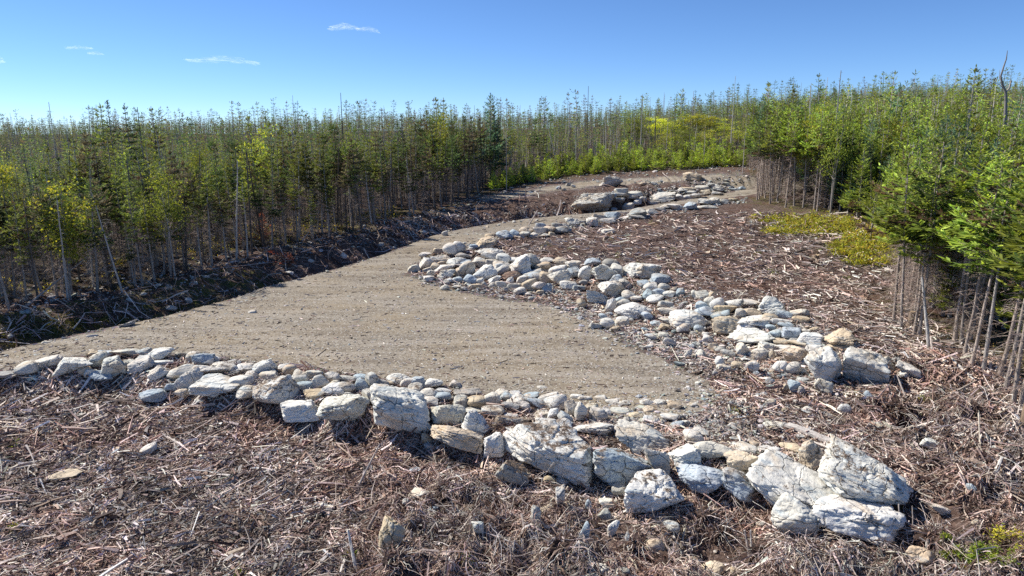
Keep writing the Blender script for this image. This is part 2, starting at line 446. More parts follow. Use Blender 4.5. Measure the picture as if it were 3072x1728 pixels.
fe_all = np.full(gx.shape, 50.0); fe_all[nr] = seg_dist(FERN, gx[nr], gy[nr])
gc = np.zeros((len(gx), 3))
gc[:, 0] = np.maximum(sstep(1.5, -.2, rd_all) * .75 * (.6 + .8 * (fbm2(gx * 1.2, gy * 1.2, 3, 76) + .3)).clip(0, 1.2), sstep(1.0, -.2, ud_all))
gc[:, 1] = np.maximum(sstep(-3, 1, cl_all) * .6 * (fbm2(gx * .2, gy * .2, 3, 5) > -.1), sstep(2.5, -.5, fe_all))
lmask = (gx < -14) & (gy < 50) & (rd_all > 1.5)
gc[:, 1] = np.where(lmask & (cl_all < 0) & (gy > 30), .8, gc[:, 1])
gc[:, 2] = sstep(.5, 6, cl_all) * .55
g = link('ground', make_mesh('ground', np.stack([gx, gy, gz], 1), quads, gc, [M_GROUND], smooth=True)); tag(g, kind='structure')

# quick lookups on the finished sheet (exact bilinear heights and signed distances)
gz_smooth = tz(gx, gy, False)
_G = {k: a.reshape(ny_, nx_) for k, a in dict(z=gz, zs=gz_smooth).items()}
def _sd_grid(P, closed=True):
    d = np.full(gx.shape, 60.0); m = (np.abs(gx) < 140) & (gy < 180) & (gy > 3); d[m] = seg_dist(P, gx[m], gy[m], closed); return d.reshape(ny_, nx_)
for _k, _P in dict(ROAD=ROAD, CLEAR=CLEAR, UROAD=UROAD, ROUGH=ROUGH, FERN=FERN).items(): _G[_k] = _sd_grid(_P)
def look(key, x, y):
    A = _G[key]; x = np.asarray(x, float); y = np.asarray(y, float)
    i = np.clip(np.searchsorted(GX, x) - 1, 0, nx_ - 2); j = np.clip(np.searchsorted(GY, y) - 1, 0, ny_ - 2)
    fx = np.clip((x - GX[i]) / (GX[i + 1] - GX[i]), 0, 1); fy = np.clip((y - GY[j]) / (GY[j + 1] - GY[j]), 0, 1)
    return (A[j, i] * (1 - fx) + A[j, i + 1] * fx) * (1 - fy) + (A[j + 1, i] * (1 - fx) + A[j + 1, i + 1] * fx) * fy
def tz(x, y, micro=True): return look('z' if micro else 'zs', x, y)
_poly_key = {id(ROAD): 'ROAD', id(CLEAR): 'CLEAR', id(UROAD): 'UROAD', id(ROUGH): 'ROUGH', id(FERN): 'FERN'}
def sdist(P, x, y): return look(_poly_key[id(P)], x, y)

def clip_sheet(name, sd, lift, matl):
    """part of the ground grid where sd < 0, cut cleanly along sd = 0"""
    q = quads; inn = sd[q] < 0; anyin = inn.any(1); allin = inn.all(1)
    V = [np.stack([gx, gy, gz + np.clip(-sd * .12, -.02, lift)], 1)]; tris = []
    qa = q[allin]; tris.append(qa[:, [0, 1, 2]]); tris.append(qa[:, [0, 2, 3]])
    n = len(gx); ev = []; et = []; P0 = V[0]
    for qq in q[anyin & ~allin]:
        for t in ((0, 1, 2), (0, 2, 3)):
            idx = [int(qq[k]) for k in t]; out_ = []
            for k in range(3):
                a, b = idx[k], idx[(k + 1) % 3]; sa, sb = sd[a], sd[b]
                if sa < 0: out_.append(a)
                if (sa < 0) != (sb < 0):
                    f = sa / (sa - sb); p = P0[a] * (1 - f) + P0[b] * f
                    ev.append((p[0], p[1], p[2] - .015)); out_.append(n + len(ev) - 1)
            for k in range(1, len(out_) - 1): et.append((out_[0], out_[k], out_[k + 1]))
    if ev: V.append(np.array(ev)); tris.append(np.array(et))
    V = np.concatenate(V); F = np.concatenate(tris)
    used, inv = np.unique(F, return_inverse=True)
    o = link(name, make_mesh(name, V[used], inv.reshape(-1, 3), None, [matl], smooth=True)); tag(o, kind='structure'); return o
clip_sheet('gravel_road', rd_all, .035, M_ROAD)
clip_sheet('upper_road', np.maximum(ud_all, -rd_all + .2), .035, M_ROAD)

# ------------------------------------------------------------------ stones
def ico(sub):
    import bmesh
    bm = bmesh.new(); bmesh.ops.create_icosphere(bm, subdivisions=sub, radius=1)
    V = np.array([v.co[:] for v in bm.verts]); F = np.array([[v.index for v in f.verts] for f in bm.faces]); bm.free()
    return V / np.linalg.norm(V, axis=1, keepdims=True), F
ICO = {s: ico(s) for s in (3, 4, 5, 6)}

def rock_arrays(seed, dims, sub, hard=12.0, rough=1.0, slab=False, style='block'):
    r = np.random.default_rng(seed); V, F = ICO[sub]
    k = int(r.integers(9, 15)); N = r.normal(size=(k, 3)); N /= np.linalg.norm(N, axis=1, keepdims=True)
    D = r.uniform(.66, .98, k)
    # a few planes that square the block off
    base = np.array([[0, 0, 1], [0, 0, -1], [0, -1, 0], [1, 0, 0], [-1, 0, 0], [0, 1, 0]], float)
    jit = .33 if style == 'block' else .6
    base += r.normal(0, jit, base.shape); base /= np.linalg.norm(base, axis=1, keepdims=True)
    bd = r.uniform(.5, .72, 6) if style == 'block' else r.uniform(.72, .95, 6)
    if slab: bd[:2] = r.uniform(.42, .55, 2)
    N = np.concatenate([N, base]); D = np.concatenate([D, bd])
    q = np.maximum(V @ N.T, 0) / D
    rad = (q ** hard).sum(1) ** (-1 / hard)
    P = V * rad[:, None]
    # low frequency lumps, ledges along the bedding, then grain
    o = r.uniform(-50, 50, 3)
    P *= (1 + rough * .13 * fbm3(P * 1.6 + o, 3, seed % 97))[:, None]
    if sub >= 4:
        tilt = r.normal(0, .25, 2); hgt = P[:, 2] + P[:, 0] * tilt[0] + P[:, 1] * tilt[1]
        ph = hgt * r.uniform(3.5, 6) + 1.0 * fbm3(P * 1.3 + o, 2, 5)
        saw = ph - np.floor(ph)
        P *= (1 - rough * .022 * sstep(.0, .75, saw) * (fbm3(P * 1.1 - o, 2, 8) > -.12))[:, None]
        rid = 1 - np.abs(fbm3(P * 2.4 + o * 2, 4, 11)) * 2.4
        P *= (1 - rough * .085 * np.clip(rid, 0, 1) ** 3)[:, None]
        P *= (1 + rough * .05 * fbm3(P * 5 + o, 4, 13, .6))[:, None]
    else:
        P *= (1 + rough * .05 * fbm3(P * 3.5 + o, 2, 13))[:, None]
    mn, mx = P.min(0), P.max(0)
    P = (P - (mn + mx) / 2) / (mx - mn) * np.array(dims)
    return P, F

def rock_mesh(name, *a, **k):
    P, F = rock_arrays(*a, **k)
    me = make_mesh(name, P, F, None, [M_ROCK], smooth=True)
    if a[2] >= 4:
        try: me.set_sharp_from_angle(angle=R(38))
        except Exception: pass
    else:
        try: me.set_sharp_from_angle(angle=R(32))
        except Exception: pass
    return me

SMALL = {}
for st, nv in (('round', 10), ('block', 12), ('slab', 8)):
    SMALL[st] = [rock_mesh('stone', 500 + i + 100 * len(SMALL), (1, 1, 1), 3 if i % 2 else 4, hard=(6 if st == 'round' else 12), rough=.9,
                           slab=(st == 'slab'), style=('round' if st == 'round' else 'block')) for i in range(nv)]

# crops: origin in photo pixels and scale
CR = {'A': (0, 1000, 1.99), 'B': (1024, 1000, 1.99), 'C': (2048, 1000, 1.99), 'D': (1150, 650, 2.634), 'E': (1950, 700, 2.296), 'F': (1024, 250, 2.0125), 'G': (0, 250, 1.811)}
PALE = (.64, .605, .53); WHITE = (.73, .71, .65); BLUE = (.44, .50, .535); TAN = (.60, .49, .35); GREY = (.45, .43, .39); BROWN = (.30, .21, .15)
TINTS = {'p': PALE, 'w': WHITE, 'b': BLUE, 't': TAN, 'g': GREY, 'n': BROWN}

# big boulders with their own mesh: crop, cx, cy, w, h, rot, tint, dirt, style, label
BIG = [
('B', 1240, 705, 545, 300, 5, 'w', .4, 'block', 'largest boulder of the near wall, long pale block capped with dark soil', 'soil-capped giant boulder'),
('B', 340, 458, 385, 240, 24, 'w', .1, 'block', 'huge white boulder split by a crack, sloping down to the right in the near wall', 'cracked white boulder'),
('C', 700, 915, 610, 265, 20, 'w', .1, 'block', 'broad white slab boulder slanting above the striped one at the end of the near wall', 'broad slanting slab'),
('C', 1120, 850, 530, 270, 14, 'w', .3, 'block', 'long pale boulder under roots and soil, last one of the near wall', 'root-covered end boulder'),
('C', 1035, 1120, 510, 265, 5, 'w', 0, 'block', 'smooth bright boulder lowest in front of the wall end, deep shadow under it', 'smooth bright front boulder'),
('C', 670, 1110, 255, 215, 14, 'p', 0, 'round', 'grey green boulder with dark overhang beside the smooth bright front boulder', 'overhanging striped boulder'),
('B', 1870, 960, 340, 215, 5, 'w', .3, 'block', 'white boulder with ragged bedding standing forward of the near wall', 'ragged forward boulder'),
('B', 1668, 780, 330, 215, 5, 'b', .3, 'block', 'blue-grey block with a flat shaded front just right of the soil-capped giant', 'flat-fronted blue block'),
('C', 100, 868, 290, 170, 4, 'b', .1, 'round', 'shaded blue boulder low in the near wall behind the ragged forward boulder', 'shaded blue boulder'),
('C', 335, 900, 230, 140, 22, 'b', .3, 'block', 'blue tilted slab half buried between shaded boulder and broad slanting slab', 'half-buried blue slab'),
('B', 1790, 622, 325, 135, 18, 'p', .1, 'block', 'pale wedge-shaped block lying on top of the blue flat-fronted one', 'pale top wedge'),
('B', 1885, 760, 150, 165, 0, 'p', 0, 'round', 'upright rounded stone like an egg leaning on the blue flat-fronted block', 'upright egg stone'),
('C', 12, 738, 185, 130, -16, 'w', 0, 'block', 'bright white stone right of the upright egg stone', 'bright stone beside the egg stone'),
('C', 172, 688, 228, 125, 4, 'p', .1, 'round', 'pale round-shouldered boulder on top of the near wall above the blue boulder', 'round-shouldered top boulder'),
('C', 345, 760, 190, 125, 0, 't', 0, 'block', 'squared tan boulder sitting above the half-buried blue slab', 'squared tan boulder'),
('C', 770, 725, 140, 165, -15, 't', .1, 'block', 'tall tan leaning stone above the broad slanting slab', 'leaning tan stone'),
('C', 650, 683, 145, 60, 0, 't', 0, 'round', 'flat tan loaf-shaped stone left of the tall leaning tan one', 'loaf-shaped stone'),
('B', 685, 612, 330, 140, 15, 't', 0, 'block', 'long tan block with rust-stained end below the dark-cracked boulder', 'long tan block'),
('B', 900, 675, 165, 140, -28, 'w', 0, 'block', 'white wedge stone filling the gap left of the soil-capped giant', 'white gap wedge'),
('B', 635, 470, 205, 130, 5, 'p', 0, 'block', 'pale boulder broken by dark cracks above the long tan block', 'dark-cracked boulder'),
('B', 820, 525, 180, 120, 15, 'w', .2, 'block', 'rounded white boulder with dark notch above the white gap wedge', 'notched white boulder'),
('B', 1030, 510, 240, 80, 0, 'p', .6, 'block', 'flat soil-topped slab above the soil-capped giant, bluish underside', 'soil-topped slab'),
('B', 1270, 550, 230, 70, 5, 'p', .1, 'block', 'long thin slab overhanging the soil-capped giant', 'overhanging thin slab'),
('B', 1510, 562, 240, 80, 0, 'p', .2, 'block', 'thin pale slab to the right of the overhanging one', 'thin pale slab'),
('B', 1020, 850, 185, 140, 24, 'g', .9, 'block', 'grey boulder smothered in soil and roots below the white gap wedge', 'smothered grey boulder'),
('A', 2050, 458, 300, 150, 0, 'p', .1, 'block', 'wide pale block with blue lower face, pair partner of the plain squared block', 'wide paired block'),
('A', 1800, 462, 225, 135, -4, 'w', 0, 'block', 'squared smooth block standing left of the wide pale pair partner', 'plain squared block'),
('A', 1665, 345, 290, 170, 5, 'w', .45, 'round', 'large hollowed white boulder holding soil, above the plain squared block', 'hollowed white boulder'),
('A', 1285, 325, 275, 125, 5, 'w', .05, 'block', 'big white boulder with blue shaded front below the smooth long slab', 'blue-fronted white boulder'),
('A', 1255, 228, 215, 72, 2, 'p', 0, 'round', 'smooth long slab lying above the blue-fronted white boulder', 'smooth long slab'),
('A', 930, 380, 180, 85, 10, 'b', 0, 'block', 'bluish stone lying alone just below the left part of the near wall', 'lone bluish stone'),
('A', 1130, 262, 125, 120, 30, 'p', 0, 'block', 'pale block tipped forward left of the smooth long slab', 'tipped pale block'),
('A', 435, 198, 210, 110, 4, 'w', .1, 'block', 'big white rounded block near the left end of the near wall', 'big left-end block'),
('A', 665, 202, 160, 115, -12, 'p', 0, 'block', 'leaning ribbed boulder in the left part of the near wall', 'leaning ribbed boulder'),
('A', 600, 264, 135, 70, 5, 'b', 0, 'block', 'low bluish stone at the foot of the leaning ribbed boulder', 'low bluish foot stone'),
('A', 290, 175, 165, 68, -10, 'p', 0, 'block', 'long slab left of the big left-end block', 'long left-end slab'),
('A', 965, 132, 150, 68, -5, 'w', 0, 'block', 'bright slab on the upper rim of the near wall, blue stone tucked below it', 'bright rim slab'),
('A', 1215, 155, 130, 72, 0, 'b', 0, 'block', 'blue-white rim boulder behind the smooth long slab', 'blue-white rim boulder'),
('A', 1580, 205, 140, 88, -4, 'w', 0, 'block', 'white boulder with blue side on the wall rim above the hollowed one', 'rim boulder above the hollowed one'),
('A', 1480, 347, 130, 78, 0, 'p', 0, 'round', 'pale rounded boulder wedged left of the hollowed white boulder', 'wedged pale boulder'),
('A', 1100, 350, 110, 65, 0, 't', 0, 'block', 'small tan block touching the left of the blue-fronted boulder', 'small tan side block'),
('A', 835, 190, 150, 70, -15, 'p', 0, 'block', 'sloping pale slab between ribbed boulder and bright rim slab', 'sloping pale slab'),
('A', 945, 232, 125, 68, -28, 'p', .3, 'block', 'pale rough stone tilted up the bank below the bright rim slab', 'tilted bank stone'),
('A', 1885, 362, 140, 62, -8, 't', 0, 'round', 'flat tan stone resting above the plain squared block', 'flat tan rest stone'),
('A', 1985, 343, 140, 72, 5, 'w', 0, 'round', 'white rounded stone above the wide paired block', 'white stone above the pair'),
('B', 345, 272, 145, 68, 0, 'w', 0, 'round', 'brilliant white stone on the rim above the cracked white boulder', 'brilliant rim stone'),
('B', 545, 300, 125, 68, -5, 'p', 0, 'round', 'pale rounded stone on the rim right of the brilliant rim stone', 'rounded rim stone'),
('B', 755, 348, 165, 58, 12, 'g', 0, 'block', 'long grey flat stone pointing right on the rim of the near wall', 'long grey rim stone'),
('B', 1430, 465, 75, 110, 0, 'p', 0, 'round', 'tall narrow stone standing on end above the thin pale slab', 'stone standing on end'),
('B', 1535, 485, 110, 78, 0, 'p', 0, 'round', 'broad pale cobble right of the stone standing on end', 'broad pale cobble'),
('B', 295, 1235, 150, 175, 28, 't', 0, 'round', 'lone big tan stone in the debris slope below the wall, round shadow beside it', 'lone big slope stone'),
('B', 1305, 1012, 60, 115, 5, 'p', 0, 'block', 'slim upright stone stuck in the debris below the soil-capped giant', 'slim upright stone'),
('B', 775, 1065, 140, 92, -5, 'w', .8, 'round', 'hollow ring-like stone with soil inside, on the debris slope', 'hollow ring-like stone'),
('B', 460, 950, 130, 58, -18, 'w', 0, 'block', 'low white stone lying on the reddish debris below the long tan block', 'low white debris stone'),
('B', 815, 1225, 75, 65, 0, 'p', 0, 'block', 'small squared stone half way between the lone big stone and the roots', 'small squared slope stone'),
('C', 1425, 1320, 180, 148, 10, 't', 0, 'block', 'grey-tan blocky boulder alone near the yellow ferns at the lower corner', 'lone blocky corner boulder'),
('C', 190, 1335, 145, 110, -18, 't', 0, 'round', 'tan boulder emerging from roots at the bottom below the ragged forward boulder', 'tan bottom boulder'),
('C', 1485, 660, 115, 72, 16, 'w', 0, 'block', 'white block lying alone in the slash right of the near wall end', 'lone white slash block'),
('C', 1555, 1005, 130, 70, 20, 'p', .1, 'block', 'flat pale stone right of the root-covered end boulder', 'flat stone past the wall end'),
('B', 1540, 1415, 110, 58, -5, 'p', 0, 'block', 'pale notched stone at the bottom edge left of the tan bottom boulder', 'notched bottom stone'),
# second bank
('E', 1205, 905, 250, 210, 32, 'w', 0, 'block', 'massive grey-white boulder tipped forward at the low end of the second bank', 'massive tipped boulder'),
('E', 1480, 915, 275, 215, 5, 'w', 0, 'block', 'massive flat-faced boulder at the end of the second bank', 'massive flat-faced boulder'),
('E', 1295, 728, 185, 110, 0, 't', 0, 'block', 'cone-topped tan boulder set above the massive tipped boulder', 'cone-topped tan boulder'),
('E', 1310, 790, 160, 34, -3, 't', 0, 'block', 'thin plate of stone under the cone-topped tan boulder', 'thin stone plate'),
('E', 1625, 892, 125, 75, 32, 'p', 0, 'block', 'slanting stone against the right side of the massive flat-faced boulder', 'slanting side stone'),
('E', 1780, 940, 170, 72, 24, 'p', 0, 'block', 'long white stone alone at the end of the second bank near the trees', 'long white end stone'),
('E', 1135, 812, 120, 90, 0, 'w', 0, 'block', 'white boulder behind the massive tipped boulder', 'white back boulder'),
('E', 995, 840, 160, 120, 12, 't', 0, 'block', 'brown-stained boulder left of the massive tipped boulder', 'brown-stained boulder'),
('E', 690, 715, 290, 105, -8, 'w', 0, 'block', 'long white sloping boulder in the middle of the second bank', 'long sloping boulder'),
('E', 825, 497, 175, 125, -12, 'w', 0, 'block', 'pointed bright white boulder topping the second bank', 'pointed white top boulder'),
('E', 525, 640, 195, 125, 6, 't', 0, 'round', 'yellow weathered boulder left of the long sloping one', 'yellow weathered boulder'),
('E', 718, 612, 215, 78, 0, 'w', 0, 'block', 'white flat-topped boulder above the long sloping one', 'white flat-topped boulder'),
('E', 268, 592, 255, 112, -6, 'w', 0, 'round', 'large pitted white boulder in the second bank left of the yellow weathered one', 'large pitted boulder'),
('E', 1110, 722, 170, 70, -3, 'w', 0, 'block', 'broad pale boulder left of the cone-topped tan one', 'broad pale boulder'),
('E', 815, 770, 140, 70, -5, 'p', 0, 'round', 'rounded boulder below right of the long sloping one', 'rounded boulder under the sloping one'),
('E', 750, 825, 130, 78, 0, 'p', 0, 'round', 'pale round stone at the foot below the long sloping boulder', 'pale foot stone'),
('E', 640, 805, 88, 90, -15, 'w', 0, 'round', 'egg-shaped white stone at the foot of the second bank', 'egg-shaped foot stone'),
('E', 970, 682, 118, 72, 8, 'b', 0, 'block', 'triangular bluish stone above the rounded one under the sloping boulder', 'triangular bluish stone'),
('E', 1030, 550, 130, 58, 0, 'p', 0, 'round', 'rounded grey stone right of the pointed white top boulder', 'rounded stone past the pointed one'),
('E', 520, 522, 150, 62, -5, 't', 0, 'round', 'flat tan stone on the upper rim of the second bank', 'flat tan rim stone'),
('E', 970, 790, 195, 50, -5, 'p', 0, 'block', 'long pale slab lying behind the brown-stained boulder', 'long slab behind the brown one'),
('E', 1195, 1060, 112, 98, 4, 'p', 0, 'block', 'squared pale stone fallen in front of the massive tipped boulder', 'squared fallen stone'),
('E', 990, 1055, 78, 75, 0, 'b', 0, 'round', 'blue-sided round stone in the hollow before the brown-stained boulder', 'blue-sided round stone'),
('E', 895, 920, 92, 80, 0, 'w', 0, 'round', 'round white stone at the foot left of the brown-stained boulder', 'round white foot stone'),
('D', 2033, 425, 292, 122, 2, 'w', .1, 'block', 'biggest flat boulder on the upper rim of the second bank', 'biggest flat rim boulder'),
('D', 1975, 742, 270, 118, -4, 'w', 0, 'round', 'wide white bell-shaped boulder in the second bank', 'bell-shaped boulder'),
('D', 1798, 570, 190, 135, 15, 'w', .3, 'block', 'rough white boulder with pitted slope under the flat rim boulder', 'rough pitted boulder'),
('D', 1690, 635, 180, 95, 12, 'w', .8, 'block', 'hollowed dark-topped boulder at the lower left of the rough pitted one', 'dark-hollow boulder'),
('D', 1750, 437, 190, 118, 5, 'p', 0, 'block', 'buff block left of the biggest flat rim boulder', 'buff block'),
('D', 1598, 445, 106, 112, 8, 'w', 0, 'round', 'round white boulder like a loaf left of the buff block', 'round white loaf boulder'),
('D', 1400, 490, 165, 120, -30, 'p', 0, 'block', 'grey boulder pointing up to the right in the left part of the second bank', 'grey pointing boulder'),
('D', 1378, 430, 140, 98, 0, 'w', 0, 'round', 'pale round-backed boulder above the grey pointing one', 'round-backed boulder'),
('D', 1090, 388, 185, 130, -28, 'w', 0, 'block', 'tall bright split-faced boulder in the left part of the second bank', 'split-faced boulder'),
('D', 800, 437, 190, 108, -4, 'w', 0, 'round', 'white bulging boulder left of the split-faced one', 'white bulging boulder'),
('D', 575, 355, 150, 74, 0, 'w', 0, 'round', 'white dome boulder near the left end of the second bank', 'white dome boulder'),
('D', 460, 325, 165, 58, 2, 'p', 0, 'block', 'flat slab at the left end of the second bank behind the dome', 'flat end slab'),
('D', 835, 272, 210, 58, 0, 'p', 0, 'block', 'long ribbed slab on top of the second bank behind the bulging boulder', 'long ribbed slab'),
('D', 500, 455, 140, 68, -5, 'p', 0, 'block', 'grey sloping stone at the foot of the white dome boulder', 'grey sloping foot stone'),
('D', 335, 370, 120, 88, 0, 'p', 0, 'block', 'pale stone at the very left tip of the second bank', 'left-tip stone'),
('D', 1010, 462, 150, 75, 4, 'n', .4, 'round', 'reddish brown stone below the split-faced boulder', 'reddish brown stone'),
('D', 1500, 383, 120, 65, 0, 'p', 0, 'block', 'flat buff stone on the rim above the round-backed boulder', 'flat buff rim stone'),
('D', 1800, 700, 75, 112, 16, 'w', 0, 'block', 'upright wedge stone left of the bell-shaped boulder', 'upright wedge'),
# third line up the road
('F', 865, 960, 140, 62, -12, 't', 0, 'block', 'large tan boulder starting the row along the right side of the road', 'large tan row boulder'),
('F', 985, 920, 95, 50, 0, 'b', 0, 'block', 'bluish block next to the large tan row boulder', 'bluish row block'),
('F', 1410, 835, 120, 52, -5, 'p', 0, 'block', 'pale grey boulder half way along the roadside row', 'pale mid-row boulder'),
('F', 1630, 800, 105, 52, 5, 'b', 0, 'block', 'blue boulder in the upper roadside row left of the big grey one', 'blue upper-row boulder'),
('F', 1780, 785, 115, 52, -5, 'g', 0, 'block', 'big grey boulder in the upper roadside row', 'big grey row boulder'),
('F', 1520, 720, 245, 108, 0, 'p', .3, 'block', 'big layered boulder like stacked plates at the end of the upper bank', 'big layered boulder'),
('F', 1935, 690, 160, 55, -10, 'p', 0, 'block', 'layered pale slab in the middle of the upper bank', 'layered upper slab'),
('F', 1640, 595, 110, 52, 0, 'p', .2, 'block', 'mound-shaped boulder beside the upper road', 'mound-shaped boulder'),
('F', 2120, 560, 110, 48, 0, 't', 0, 'block', 'tan boulder standing before the young firs at the back', 'tan boulder before the firs'),
('F', 2110, 740, 80, 42, 5, 'b', 0, 'block', 'bluish boulder near the far end of the roadside row', 'bluish far-row boulder'),
('F', 2200, 715, 92, 38, 0, 'p', 0, 'block', 'pale flat boulder at the far end of the roadside row', 'pale far-row boulder'),
('F', 2275, 633, 75, 42, 0, 'p', 0, 'round', 'round pale boulder at the far end of the upper bank', 'round upper-bank boulder'),
('G', 930, 1225, 60, 36, 0, 'p', 0, 'round', 'single pale stone on the road edge beside the shaded ditch', 'road-edge ditch stone'),
('G', 700, 1308, 90, 26, -15, 'g', 0, 'block', 'long low grey stone on the road edge beside the ditch', 'long road-edge stone'),
]
